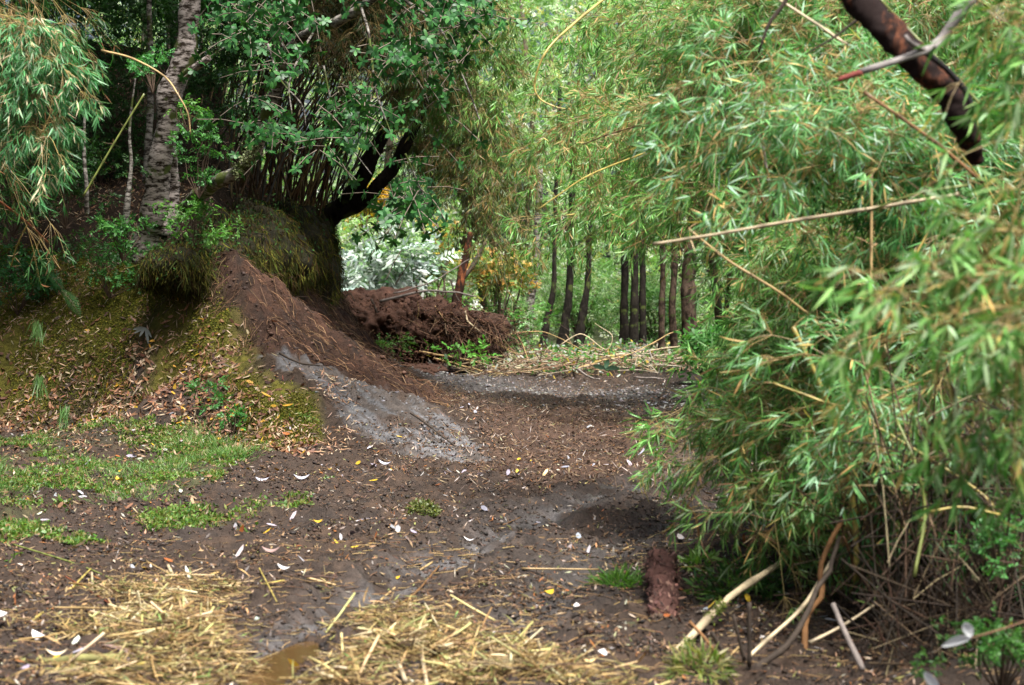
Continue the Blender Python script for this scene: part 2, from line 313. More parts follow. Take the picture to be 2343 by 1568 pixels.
def ground():
    xs = np.concatenate([np.linspace(-180, -9, 24)[:-1], np.linspace(-9, -4.6, 60)[:-1], np.linspace(-4.6, 2.6, 330), np.linspace(2.6, 6, 60)[1:], np.linspace(6, 180, 26)[1:]])
    ys = np.concatenate([np.linspace(-60, 6.5, 24)[:-1], np.linspace(6.5, 13, 260)[:-1], np.linspace(13, 22, 330)[:-1], np.linspace(22, 36, 260), np.linspace(36, 50, 60)[1:], np.linspace(50, 260, 30)[1:]])
    X, Y = np.meshgrid(xs, ys); z = height(X, Y); P = np.stack([X, Y], -1)
    n1 = fbm(P, 1.3, 5, 41); n2 = fbm(P, 9, 3, 43)
    col = np.empty(X.shape + (3,)); col[:] = (0.042, 0.028, 0.020)
    def mix(m, c): col[:] = col * (1 - m[..., None]) + np.array(c) * m[..., None]
    mix(sst(0, 0.7, n1) * .8, (0.038, 0.029, 0.024))
    mix(sst(0.1, 0.9, n2) * .5, (0.08, 0.05, 0.032))
    mix(np.exp(-(seg_d(X, Y, rut) / 0.2) ** 2) * sst(-.5, .5, n2 + .1) * .85, (0.115, 0.11, 0.11)); mix(np.exp(-(seg_d(X, Y, rut2) / 0.22) ** 2) * .6, (0.085, 0.078, 0.074))  # pale grey paints the sky's reflection on the wet ruts
    mix(np.exp(-(seg_d(X, Y, far) / 0.7) ** 2) * .8, (0.085, 0.080, 0.078))
    mix(zone(X, Y, Zred, .3, .4) * .6, (0.075, 0.042, 0.027))
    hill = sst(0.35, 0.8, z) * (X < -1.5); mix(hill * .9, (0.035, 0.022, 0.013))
    mix(sst(1.3, 1.9, X) * .8, (0.018, 0.013, 0.009))  # ground colour darkened to paint the shade under the right thicket
    mix(sst(36, 42, Y) * .8, (0.05, 0.06, 0.025))
    mix(zone(X, Y, Zmoss, .15, .2) * sst(-.9, .2, fbm(P, 1.2, 4, 51)), (0.10, 0.09, 0.012))
    mix(zone(X, Y, Zgreen, .2, .35) * sst(0, .6, n1 + n2 * .4) * .6, (0.055, 0.06, 0.02))
    mix(zone(X, Y, Zcut, .12, .12), (0.04, 0.019, 0.011)); mix(zone(X, Y, Zcut, .12, .12) * sst(.1, .9, fbm(P, 5, 4, 23)) * .6, (0.075, 0.034, 0.019)); mix(zone(X, Y, Zcut, .12, .12) * sst(.2, .8, fbm(P, 8, 4, 24)) * .8, (0.02, 0.012, 0.008))  # earth tones darkened to carry the shadow below the overhanging sod
    st = fbm(np.stack([(X * .75 + Y * .66) * 17, (X * .66 - Y * .75) * 1.3], -1), 1, 5, 61, .65)
    rk = zone(X, Y, Zrock, .05, .14, 3.5); mix(rk, (0.13, 0.127, 0.13)); mix(rk * sst(-.1, .3, fbm(P, 1.1, 3, 65)) * .5, (.075, .075, .078)); mix(rk * sst(-.05, .15, st) * .85, (0.07, 0.055, 0.045))
    mix(rk * sst(.3, .6, fbm(P, 2.2, 4, 71)) * .8, (0.06, 0.038, 0.025))
    mb = MB(); ny, nx = X.shape; i = np.arange(nx - 1); j = np.arange(ny - 1)[:, None]
    q = np.stack([j * nx + i, j * nx + i + 1, (j + 1) * nx + i + 1, (j + 1) * nx + i], -1).reshape(-1, 4)
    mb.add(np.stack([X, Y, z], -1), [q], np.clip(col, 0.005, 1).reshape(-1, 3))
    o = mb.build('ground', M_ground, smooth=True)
    wet = np.clip(np.exp(-(seg_d(X, Y, rut) / .3) ** 2) + np.exp(-(seg_d(X, Y, rut2) / .2) ** 2) * .7 + np.exp(-(seg_d(X, Y, far) / .5) ** 2) * .6 + zone(X, Y, Zpuddle, .3, .1), 0, 1) * sst(-.5, .5, n2 + .2) + rk * .25
    o.data.attributes.new('Wet', 'FLOAT', 'POINT').data.foreach_set('value', wet.astype(np.float32).ravel()); o['kind'] = 'structure'; o['label'] = 'muddy track and the steep mossy bank beside it'
ground()

# puddle
def water(name, poly, z):
    poly = np.asarray(poly); c = poly.mean(0); m = bpy.data.materials.new('muddy_water'); m.use_nodes = True
    b = m.node_tree.nodes['Principled BSDF']; b.inputs['Base Color'].default_value = (0.085, 0.048, 0.018, 1); b.inputs['Roughness'].default_value = 0.07
    b.inputs['Specular IOR Level'].default_value = 0.7
    mb = MB(); P = (poly - c) * 1.35 + c; V = np.concatenate([P, np.full((len(P), 1), z)], 1); mb.add(V, [np.arange(len(P))[None]], (0.08, 0.05, 0.02))
    o = mb.build(name, m); o['kind'] = 'structure'; o['label'] = 'shallow brown puddle in the wheel rut among dry straw'
water('puddle_water', Zpuddle, -0.052)

# ------------------------------------------------------------------ scatter helpers
def scatter(n, x0, x1, y0, y1, pw=0.0, keep=None):
    """points on the land, thinning with depth when pw > 0"""
    out = []
    tot = 0
    while tot < n:
        X = U(x0, x1, n * 2); Y = U(y0, y1, n * 2)
        k = U(0, 1, n * 2) < (y0 / Y) ** pw if y0 > 0 and pw else np.ones(n * 2, bool)
        if keep is not None: k &= U(0, 1, n * 2) < keep(X, Y)
        P = np.stack([X[k], Y[k]], -1); out.append(P); tot += len(P)
        if len(P) < 5: break
    P = np.concatenate(out)[:n]; return on(P[:, 0], P[:, 1])
def flat_leaves(mb, P, L, W, C, kind='lance', tilt=0.35, lift=0.006, down=0.0, curl=(-.25, .25)):
    n = len(P); N = normal_at(P[:, 0], P[:, 1]); N = nrm(N + rng.normal(0, tilt, (n, 3)))
    D = nrm(np.cross(N, rng.normal(0, 1, (n, 3))))
    if down: g = np.array([0, 0, -1.]); g = g - N * (N @ g)[:, None]; D = nrm(D * (1 - down) + nrm(g) * down)
    leaves(mb, P + N * lift + D * (-0.5 * np.asarray(L))[:, None], D, N, L, W, C, kind, curl=U(curl[0], curl[1], n))
def lumps(mb, P, r, C):
    t = (1 + 5 ** .5) / 2
    v = nrm(np.array([(-1, t, 0), (1, t, 0), (-1, -t, 0), (1, -t, 0), (0, -1, t), (0, 1, t), (0, -1, -t), (0, 1, -t), (t, 0, -1), (t, 0, 1), (-t, 0, -1), (-t, 0, 1)], float))
    f = np.array([(0, 11, 5), (0, 5, 1), (0, 1, 7), (0, 7, 10), (0, 10, 11), (1, 5, 9), (5, 11, 4), (11, 10, 2), (10, 7, 6), (7, 1, 8), (3, 9, 4), (3, 4, 2), (3, 2, 6), (3, 6, 8), (3, 8, 9), (4, 9, 5), (2, 4, 11), (6, 2, 10), (8, 6, 7), (9, 8, 1)])
    n = len(P); V = v[None] * U(.6, 1.25, (n, 12, 1)) * (r[:, None] * U(.6, 1.2, (n, 3)))[:, None]
    V[..., 2] *= .65; V = P[:, None] + V; mb.add(V.reshape(-1, 3), [((np.arange(n) * 12)[:, None, None] + f).reshape(-1, 3)], np.repeat(C, 12, 0))
def trackmask(X, Y):
    z = height(X, Y, False); return np.where((z < 0.25) & (X < 2.3), 1.0, 0.0)

# --- soil crumbs, litter on the track
mb = MB(); P = scatter(85000, -4.5, 2.6, 7.2, 26, 1.5, lambda X, Y: trackmask(X, Y) * sst(-.5, .6, fbm(np.stack([X, Y], -1), 2.5, 4, 77)))
lumps(mb, P, .003 + .017 * U(0, 1, len(P)) ** 3, pick([(0.036, .024, .017), (.065, .040, .027), (.02, .015, .012)], len(P)))
P = scatter(5000, -2.3, 2.2, 22, 35, 0, lambda X, Y: np.exp(-(seg_d(X, Y, far) / 1.0) ** 2)); lumps(mb, P, U(.008, .03, len(P)), pick([(.16, .15, .15), (.07, .06, .055), (.25, .24, .24)], len(P), p=[.3, .5, .2]))
P = scatter(1300, -2.6, 0, 17, 20.5, 0, lambda X, Y: zone(X, Y, Zrock, .1, .2)); lumps(mb, P, .004 + .018 * U(0, 1, len(P)) ** 3, pick([(.13, .13, .13), (.05, .035, .025), (.2, .2, .21), (.09, .055, .035)], len(P)))
P = scatter(5000, -3.2, -.6, 19.5, 34, 0, lambda X, Y: zone(X, Y, Zcut, .1, .1)); lumps(mb, P, .006 + .03 * U(0, 1, len(P)) ** 3, pick([(.06, .03, .018), (.03, .016, .011), (.10, .05, .03)], len(P)))
stuff(mb, 'soil_crumbs', M_clod, 'loose dark soil crumbs and grit over the track')
mb = MB(); P = scatter(110000, -5.5, 2.6, 7.2, 34, 1.3, lambda X, Y: trackmask(X, Y) * (.15 + .85 * sst(-.3, .6, fbm(np.stack([X, Y], -1), 2.8, 4, 99))) * (1 - .7 * np.exp(-(seg_d(X, Y, rut) / .3) ** 2))); n = len(P)
flat_leaves(mb, P, U(.012, .055, n), U(.004, .014, n), pick([(.16, .09, .045), (.09, .05, .03), (.3, .2, .11), (.04, .025, .018), (.2, .2, .07), (.26, .10, .03), (.36, .32, .26)], n, p=[.24, .26, .1, .28, .05, .04, .03]), 'quad', .5)
P = scatter(16000, -1.2, 2.2, 15, 30, .5, lambda X, Y: zone(X, Y, Zred, .3, .5) + .35 * trackmask(X, Y)); n = len(P)
flat_leaves(mb, P, U(.03, .12, n), U(.004, .01, n), pick([(.13, .07, .04), (.06, .032, .02), (.24, .17, .10)], n, p=[.4, .4, .2]), 'quad', .5, lift=.012)
stuff(mb, 'ground_litter', M_wet, 'small brown and tan leaf scraps strewn over the muddy track')

# --- grass and low green cover at left
mb = MB(); P = scatter(40000, -5.6, -1.3, 10, 20.5, .6, lambda X, Y: zone(X, Y, Zgreen, .25, .9) * sst(-.3, .6, fbm(np.stack([X, Y], -1), 2.4, 4, 41))); n = len(P)
up = np.tile([0, 0, 1.], (n, 1)) + rng.normal(0, .5, (n, 3)); up[:, 2] = np.abs(up[:, 2]) + .2
leaves(mb, P, up, rng.normal(0, 1, (n, 3)), U(.015, .05, n), U(.006, .016, n), pick([(.08, .17, .03), (.13, .23, .04), (.2, .24, .06), (.26, .2, .09)], n, p=[.3, .3, .22, .18]), 'lance', .5)
k = rng.integers(0, n, 14000); leaves(mb, P[k] + rng.normal(0, .02, (14000, 3)) * [1, 1, .2] + [0, 0, .025], rng.normal(0, 1, (14000, 3)) * [1, 1, .25], rng.normal(0, .4, (14000, 3)) + [0, 0, 1], U(.012, .035, 14000), U(.01, .024, 14000), pick([(.09, .2, .035), (.14, .26, .05), (.22, .26, .08), (.05, .12, .03), (.24, .15, .07)], 14000, p=[.3, .25, .15, .2, .1]), 'oval', .2)
c = np.stack([U(-4.9, -2.3, 46), U(13.5, 19.5, 46)], -1); c = c[inside(c[:, 0], c[:, 1], Zgreen)]; c = np.concatenate([c, A2((505, 1050, 17.7), (455, 1040, 17.9), (540, 1070, 17.1), (480, 1080, 17))])
k = rng.integers(0, len(c), 9000); k[:2000] = len(c) - 1 - rng.integers(0, 4, 2000)
q = c[k] + rng.normal(0, .13, (9000, 2)); P = on(q[:, 0], q[:, 1]); n = len(P); up = np.concatenate([(q - c[k]) * 4 + rng.normal(0, .25, (n, 2)), U(.6, 1.2, (n, 1))], 1)
leaves(mb, P, up, rng.normal(0, 1, (n, 3)), U(.03, .1, n), U(.003, .006, n), pick([(.10, .22, .05), (.16, .27, .08), (.28, .28, .12)], n, p=[.5, .35, .15]), 'lance', U(.2, .9, n))
stuff(mb, 'grass', M_soft, 'short green grass and creeping plants at the foot of the bank')

# --- moss and litter on the bank
mk = lambda X, Y: zone(X, Y, Zmoss, .1, .15) * sst(-.5, .3, fbm(np.stack([X * 1.6, Y], -1), 1.3, 4, 51))
mb = MB(); P = scatter(120000, -6.2, -1.4, 17, 24.5, 0, mk); n = len(P); N = normal_at(P[:, 0], P[:, 1])
leaves(mb, P, N + rng.normal(0, .6, (n, 3)) + np.array([0, 0, -.3]), rng.normal(0, 1, (n, 3)), U(.008, .026, n), U(.006, .013, n), pick([(.17, .18, .022), (.11, .135, .018), (.25, .22, .035), (.06, .075, .014)], n), 'quad', .2)
stuff(mb, 'moss', M_moss, 'olive green moss cushions over the steep left bank')
mb = MB(); P = scatter(21000, -7.5, -1.3, 17, 28, 0, lambda X, Y: ((height(X, Y, False) > .05) & (zone(X, Y, Zcut, .1, .1) < .4)) * (.15 + .85 * sst(-.3, .5, fbm(np.stack([X, Y], -1), 1.9, 3, 88)))); n = len(P)
flat_leaves(mb, P, U(.03, .1, n), U(.005, .012, n), pick([(.42, .28, .18), (.26, .14, .07), (.5, .4, .28), (.09, .05, .03), (.16, .05, .03)], n, p=[.27, .27, .13, .27, .06]), 'lance', .45, lift=.02, down=.45)
P = scatter(4200, -5.4, -1.6, 17, 22, 0, lambda X, Y: np.exp(-(seg_d(X, Y, np.array([gp(-100, 965), gp(200, 972), gp(380, 990), gp(560, 1050), gp(720, 1065), gp(900, 1075)])) / .35) ** 2)); n = len(P)
flat_leaves(mb, P, U(.04, .11, n), U(.012, .035, n), pick([(.25, .12, .06), (.13, .06, .035), (.4, .3, .2), (.08, .05, .035), (.5, .28, .03)], n, p=[.3, .3, .15, .2, .05]), 'oval', .5, lift=.015)
P = scatter(1600, -5.6, -1.6, 11, 20, .3, lambda X, Y: zone(X, Y, Zgreen, .5, .5)); n = len(P); flat_leaves(mb, P, U(.03, .09, n), U(.008, .028, n), pick([(.2, .1, .05), (.10, .05, .03), (.3, .22, .13), (.07, .045, .03)], n), 'oval', .5, lift=.03)
stuff(mb, 'bank_litter', M_dry, 'dry tan bamboo leaves caught on the bank and along its foot')
# rootlets on the cutting
mb = MB(); P = scatter(11000, -3.2, -.6, 19.5, 34, 0, lambda X, Y: zone(X, Y, Zcut, .1, .1)); n = len(P); N = normal_at(P[:, 0], P[:, 1]); g = np.array([0, 0, -1.]); g = nrm(g - N * (N @ g)[:, None])
L = U(.06, .3, n)[:, None]; s1 = rng.normal(0, .3, (n, 3))
PP = np.stack([P + N * .01, P + N * .03 + (g + s1) * L * .5, P + N * .015 + (g + s1 * .6) * L], 1)
tubes(mb, PP, np.stack([U(.001, .0035, n)] * 3, 1), 3, pick([(.10, .05, .025), (.04, .02, .012), (.22, .13, .07), (.03, .015, .01)], n), False)
stuff(mb, 'rootlets', M_wood, 'fine brown rootlets hanging on the bare earth cutting')
# larger pale fallen leaves: too many to count across the track
mb = MB(); P = scatter(560, -4.6, 2.0, 8, 24, .9, lambda X, Y: trackmask(X, Y) * (.9 * sst(.0, .9, fbm(np.stack([X, Y], -1), 1.1, 3, 91)) + (seg_d(X, Y, np.array([gp(-100, 985), gp(380, 1010), gp(640, 1090), gp(900, 1080)])) < .9))); n = len(P)
flat_leaves(mb, P, U(.035, .095, n), U(.016, .034, n), pick([(.30, .29, .33), (.42, .38, .38), (.55, .36, .03), (.32, .1, .03), (.5, .5, .4)], n, p=[.5, .12, .17, .09, .12], v=.15), 'oval', .45, lift=.02, curl=(-.5, .3))
stuff(mb, 'fallen_leaves', M_wet, 'pale grey and yellow fallen leaves scattered on dark mud')

# --- straw heaps in the foreground
def straw(Zp, n, name, label):
    P = scatter(n, Zp[:, 0].min() - .4, Zp[:, 0].max() + .4, max(7.0, Zp[:, 1].min() - .4), Zp[:, 1].max() + .8, 0, lambda X, Y: sst(.0, .42, sd(X, Y, Zp) + .3 * fbm(np.stack([X, Y], -1), 2.4, 4, 3)) * (1 - zone(X, Y, Zpuddle, .1, .05)) * (.12 + .88 * sst(-.3, .6, fbm(np.stack([X, Y], -1), 2.6, 4, 37)))); n = len(P)
    a = U(0, 6.28, n); L = .03 + .26 * U(0, 1, n) ** 2; D = np.stack([np.cos(a), np.sin(a), np.where(U(0, 1, n) < .3, U(-.6, .6, n), U(-.12, .22, n))], -1); z = np.abs(rng.normal(0, .035, n)) + .004
    m = P + np.array([0, 0, 1.]) * z[:, None]; mid = m + rng.normal(0, .008, (n, 3)); mb = MB()
    PP = np.stack([m - D * L[:, None] / 2, mid, m + D * L[:, None] / 2], 1); r = U(.0006, .0026, n) * (1 + (U(0, 1, n) > .94) * 1.2)
    tubes(mb, PP, np.stack([r] * 3, 1), 4, pick([(.36, .26, .11), (.22, .14, .055), (.5, .39, .22), (.07, .043, .026), (.22, .22, .07)], n, p=[.24, .27, .12, .29, .08]), False)
    k = n // 2; i = rng.integers(0, n, k); leaves(mb, m[i] + rng.normal(0, .02, (k, 3)), D[i] + rng.normal(0, .5, (k, 3)), rng.normal(0, .5, (k, 3)) + [0, 0, 1], U(.03, .09, k), U(.004, .009, k), pick([(.44, .31, .12), (.3, .2, .08), (.2, .2, .06), (.12, .2, .05)], k, p=[.4, .3, .2, .1]), 'lance', .4)
    k = 110; i = rng.integers(0, n, k); a = U(0, 6.28, k); D = np.stack([np.cos(a), np.sin(a), rng.normal(0, .45, k)], -1) * U(.03, .13, k)[:, None]; Q = m[i] + [0, 0, .03]
    tubes(mb, np.stack([Q - D, Q + rng.normal(0, .004, (k, 3)), Q + D], 1), np.stack([U(.003, .0055, k)] * 3, 1), 6, pick([(.55, .42, .2), (.62, .53, .33), (.3, .2, .08), (.38, .36, .14)], k))
    stuff(mb, name, M_dry, label)
straw(Zstraw1, 9000, 'straw', 'matted dry yellow cane straw in front at the left')
straw(Zstraw2, 7600, 'straw', 'matted dry yellow cane straw in front at the centre')
mb = MB(); P = scatter(4200, -2.6, 2, 7.2, 12, .5, lambda X, Y: .2 + .8 * sst(.2, 1, fbm(np.stack([X, Y], -1), 1.2, 3, 19))); n = len(P); a = U(0, 6.28, n); L = U(.03, .14, n); D = np.stack([np.cos(a), np.sin(a), U(-.05, .15, n)], -1) * L[:, None] / 2; P[:, 2] += .008
tubes(mb, np.stack([P - D, P + rng.normal(0, .004, (n, 3)), P + D], 1), np.stack([U(.0008, .0024, n)] * 3, 1), 4, pick([(.36, .25, .11), (.2, .12, .06), (.12, .07, .04)], n), False)
stuff(mb, 'twig_scraps', M_dry, 'broken twig and straw scraps scattered over the near mud')

# ------------------------------------------------------------------ canes, sticks
GREENS = [(.06, .15, .03), (.085, .20, .04), (.045, .12, .035), (.13, .23, .05)]
CANEC = {'tan': (.42, .29, .13), 'yellow': (.42, .33, .09), 'green': (.17, .2, .05), 'brown': (.2, .1, .04), 'dark': (.045, .033, .024), 'pale': (.52, .42, .27), 'grey': (.2, .17, .15), 'red': (.24, .07, .03), 'moss': (.2, .19, .07)}
def cane_mesh(mb, pts, r0, r1, colr, nodes=0.16, sides=8, wob=0.0):
    L = np.linalg.norm(np.diff(np.asarray(pts), axis=0), axis=1).sum(); n = max(8, int(L / nodes) * 4 + 1) if nodes else max(8, int(L / .05))
    n = min(n, 160); P = smooth_line(pts, n); rr = np.linspace(r0, r1, n); C = np.repeat(np.array([colr]), n, 0) * U(.85, 1.12, (n, 1))
    if nodes: k = np.arange(n) % 4 == 0; rr[k] *= 1.28; C[k] *= .45
    if wob: P = P + wob * np.stack([noise(P, 7, s) for s in (1, 2, 3)], -1); rr = rr * (1 + .18 * noise(P, 16, 5))
    tubes(mb, P[None], rr[None], sides, C[None]); return P
def w3(pts): return [at(*p) if len(p) == 3 else np.array([*gp(p[0], p[1]), 0.0]) for p in pts]
def lay(pts, h=0.02):
    out = []
    for p in pts:
        q = gp(p[0], p[1], 0.0); z = float(height(np.array([q[0]]), np.array([q[1]]))[0]) + (p[2] if len(p) > 2 else h)
        q = gp(p[0], p[1], z); out.append(np.array([q[0], q[1], z]))
    return out
def cane(pts, r0, r1, c, label, name='cane', cat='cane', nodes=.16, mt=None, ground_=True, group=None, wob=0.0, sides=8):
    P = lay(pts) if ground_ else w3(pts); mb = MB(); Q = cane_mesh(mb, P, r0, r1, CANEC[c], nodes, sides, wob)
    if nodes and not ground_ and nodes < .3:
        q = Q[::4]; q = q[U(0, 1, len(q)) < .7]; k = np.repeat(np.arange(len(q)), 7); m = len(k)
        if m: leaves(mb, q[k], rng.normal(0, 1, (m, 3)) + [-.2, 0, 0], rng.normal(0, 1, (m, 3)), U(.02, .11, m), U(.0018, .004, m), pick([(.3, .19, .09), (.42, .31, .17), (.14, .08, .04), (.14, .24, .05)], m), 'lance', .3)
    o = mb.build(name, mt or (M_cane if nodes else M_wood), smooth=True); return tag(o, label, cat, group)
GC = 'cut canes lying on the track'
for a in [
 ([(543, 1213), (590, 1295), (633, 1377)], .005, .003, 'yellow', 'thin yellow cane slanting down to the right edge of the left straw heap'),
 ([(384, 1294, .05), (427, 1381)], .0085, .008, 'pale', 'short thick pale cane propped upright behind the left straw heap'),
 ([(509, 1400, .06), (481, 1481)], .009, .007, 'tan', 'short thick tan cane standing out of the middle of the left straw heap'),
 ([(31, 1246), (194, 1298, .06), (311, 1357, .05), (415, 1440)], .005, .004, 'green', 'long thin greenish cane arching over the left straw heap'),
 ([(149, 1319), (250, 1380, .04), (346, 1440)], .004, .004, 'red', 'thin red brown cane crossing the left straw heap'),
 ([(76, 1419), (149, 1360, .04), (208, 1301)], .006, .004, 'yellow', 'yellow brown cane leaning right at the far left of the straw'),
 ([(125, 1390), (310, 1392)], .004, .004, 'tan', 'level tan cane along the back of the left straw heap'),
 ([(495, 1320), (567, 1351)], .006, .006, 'pale', 'short pale cane on mud behind the left straw heap'),
 ([(702, 1322), (768, 1339)], .007, .006, 'tan', 'stubby tan cane lying between the two straw heaps'),
 ([(518, 1353), (650, 1328)], .005, .005, 'yellow', 'yellow cane lying nearly level behind the left straw heap'),
 ([(225, 1543), (336, 1516)], .007, .006, 'yellow', 'yellow cane in front of the left straw near the bottom edge'),
 ([(377, 1443), (405, 1400, .05)], .006, .005, 'tan', 'small tan cane stub in the left part of the left straw heap'),
 ([(210, 1310), (218, 1440, .03)], .005, .005, 'pale', 'pale cane pointing towards us at the left of the straw'),
 ([(781, 1457), (934, 1370, .03), (1010, 1291, .04), (1093, 1229, .04), (1190, 1184)], .006, .003, 'brown', 'longest brown cane stretching from the central straw far up the track'),
 ([(859, 1383), (920, 1332, .03), (989, 1286, .05)], .006, .005, 'tan', 'tan cane beside the longest brown cane'),
 ([(934, 1367), (947, 1426, .04), (961, 1485, .05), (978, 1575, .05)], .0075, .007, 'pale', 'pale jointed cane running down to the bottom edge through the central straw'),
 ([(875, 1453, .03), (906, 1505, .05), (927, 1557, .04)], .0085, .008, 'pale', 'thick pale cane in the left part of the central straw'),
 ([(1193, 1301), (1370, 1303)], .005, .004, 'tan', 'thin straight tan cane lying alone on the track near the red log'),
 ([(1425, 1258), (1537, 1208, .04), (1605, 1178, .05)], .007, .005, 'tan', 'tan cane leaning out from under the right bamboo onto the track'),
 ([(1180, 1490), (1210, 1430, .03)], .007, .006, 'tan', 'short tan cane at the right of the central straw'),
 ([(1160, 1476, .04), (1185, 1540)], .005, .005, 'pale', 'small pale cane pointing at us at the right of the central straw'),
 ([(1080, 1508), (1290, 1496, .02)], .004, .004, 'tan', 'fine tan cane lying level across the right of the central straw'),
 ([(640, 1250), (722, 1254)], .006, .005, 'dark', 'short dark stick lying on mud behind the two straw heaps'),
 ([(1452, 1302), (1600, 1296)], .004, .003, 'yellow', 'thin yellow cane lying just behind the red log'),
 ([(750, 1470), (830, 1498), (905, 1520)], .005, .004, 'tan', 'tan cane between the puddle and the central straw')]:
    cane(a[0], a[1], a[2], a[3], a[4], 'cane', 'cane', group=GC)
cane([(10, 1516), (140, 1512, .04), (280, 1506)], .022, .017, 'moss', 'thick dark mossy branch lying in front of the left straw heap', 'fallen_branch', 'branch', 0, wob=.01)
cane([(60, 1500, .01), (95, 1525, .05), (130, 1575, .06)], .018, .014, 'dark', 'black forked stick in the bottom left corner', 'fallen_branch', 'branch', 0, wob=.012)
mb = MB(); b_ = lay([(240, 1480, .03)])[0]; leaves(mb, np.array([b_ + [-.1, 0, 0], b_ + [-.02, .05, .01], b_ + [0, -.06, .02]]), np.array([[1, .1, -.05], [1, .5, 0], [.9, -.4, .1]]), np.array([[0, 0, 1.]] * 3), np.array([.22, .16, .15]), np.array([.09, .06, .05]), np.array([[.03, .02, .016], [.12, .08, .06], [.18, .12, .1]]), 'oval', .3)
tag(mb.build('bark_piece', M_wood), 'dark curled piece of bark on the left of the straw', 'bark piece')
# single pale leaves one can point to
def big_leaf(px, py, L, W, c, ang, label, curl=-.5, h=.03, mt=M_wet):
    p = lay([(px, py, h)])[0]; a = R(ang); mb = MB(); t = np.linspace(0, 1, 9); w = W * np.sin(np.pi * t) ** .7 * .5
    D = np.array([math.cos(a), math.sin(a), 0]); S = np.array([-math.sin(a), math.cos(a), .25]); zc = -curl * L * (t - .5) ** 2 * 2
    Cn = p + D * ((t - .5) * L)[:, None] + np.array([0, 0, 1.]) * zc[:, None]
    V = np.concatenate([Cn - S * w[:, None] + [0, 0, .004], Cn, Cn + S * w[:, None] + [0, 0, .004]]); i = np.arange(8)
    mb.add(V, [np.stack([i, i + 1, i + 10, i + 9], -1), np.stack([i + 9, i + 10, i + 19, i + 18], -1)], c); return tag(mb.build('leaf', mt, smooth=True), label, 'leaf', 'large fallen leaves')
WH, YE, GY = (.6, .58, .57), (.6, .38, .03), (.45, .45, .52)
for a in [(652, 1302, .09, .03, WH, -25, 'white crescent shaped leaf on mud behind the straw heaps'), (703, 1398, .07, .045, WH, 70, 'white curled leaf beside the rut between the straw heaps'),
          (92, 1460, .11, .05, WH, -40, 'large white leaf near the left edge in front'), (8, 1408, .07, .045, WH, -30, 'white leaf cut by the left edge of the view'), (130, 1498, .09, .03, (.6, .5, .35), 5, 'cream leaf just above the mossy branch in front'),
          (1075, 1237, .08, .016, WH, -20, 'narrow white leaf lying on the longest brown cane'), (1068, 1195, .09, .018, (.6, .52, .5), 0, 'narrow pinkish leaf beyond the longest brown cane'),
          (1325, 1392, .07, .05, WH, 110, 'bright white leaf left of the red log'), (1255, 1357, .06, .045, YE, 30, 'bright yellow leaf in the middle of the near track'), (1375, 1497, .055, .045, WH, 60, 'white leaf on mud below the red log'),
          (1348, 1514, .07, .025, (.6, .42, .2), 5, 'cream yellow leaf at the right of the central straw'), (273, 1100, .11, .045, YE, 120, 'long yellow leaf standing in the green patch'), (905, 1324, .05, .03, YE, 10, 'small yellow leaf beside the tan cane'),
          (727, 1195, .055, .03, YE, 10, 'small yellow leaf left of the tiny shrub'), (1335, 1298 - 190, .07, .02, (.6, .5, .2), 0, 'pale yellow leaf in front of the rock toe'), (600, 1100, .1, .05, GY, 0, 'grey leaf below the mossy bank corner'),
          (690, 1095, .12, .05, GY, 5, 'grey lilac leaf pile at the foot of the rock'), (848, 1030, .09, .05, GY, 100, 'upright grey leaf in front of the rock'), (882, 1062, .12, .035, (.55, .55, .66), -20, 'long lilac leaf at the rock foot'),
          (620, 1262, .1, .04, (.3, .2, .18), 0, 'brown pink leaf on mud behind the short dark stick'), (590, 1420, .05, .03, (.2, .24, .2), -60, 'grey green oval leaf by the puddle')]:
    big_leaf(*a)
# tiny shrub growing in the track
def tuft(px, py, r, n, cols, label, name, cat, kind='oval', L=.02, W=.013, stems=6, h=1.0, mt=None):
    b = lay([(px, py, 0)])[0]; t = thing(name, label, cat, b); mb = MB(); d = nrm(rng.normal(0, 1, (n, 3))); d[:, 2] = np.abs(d[:, 2]) * h; P = b + d * r * U(.3, 1, (n, 1)) ** .6 * [1, 1, .8]
    leaves(mb, P, d + rng.normal(0, .6, (n, 3)), rng.normal(0, .7, (n, 3)) + [0, 0, 1], U(.7, 1.3, n) * L, U(.7, 1.3, n) * W, pick(cols, n), kind, .2); mb.build('foliage', mt or M_soft, t)
    mb = MB(); d = nrm(rng.normal(0, 1, (stems, 3))) * [1, 1, .5] + [0, 0, .6]; tubes(mb, np.stack([np.tile(b, (stems, 1)), b + d * r * .5, b + d * r], 1), .0025, 4, (.12, .07, .04)); mb.build('stems', M_wood, t); return t
tuft(965, 1178, .12, 700, [(.16, .19, .06), (.24, .26, .10), (.09, .12, .03)], 'tiny yellow green shrub on the track beyond the straw', 'shrub', 'small shrub')
tuft(1420, 1345, .13, 420, [(.08, .2, .03), (.13, .26, .05)], 'bright green grass tuft left of the red log', 'grass_tuft', 'grass tuft', 'lance', .09, .006, 3, .5)
tuft(1605, 1305, .1, 160, [(.16, .3, .05), (.2, .33, .08)], 'light green seedlings behind the red log', 'seedling', 'seedling', 'lance', .07, .013)
tuft(1690, 1380, .25, 600, GREENS, 'leafy green undergrowth right of the pale fallen pole', 'undergrowth_plant', 'plant', 'lance', .05, .012)
tuft(1600, 1545, .12, 300, [(.12, .2, .04), (.22, .25, .08), (.3, .26, .1)], 'yellow green grass around the foot of the pale pole', 'grass_tuft', 'grass tuft', 'lance', .07, .008)

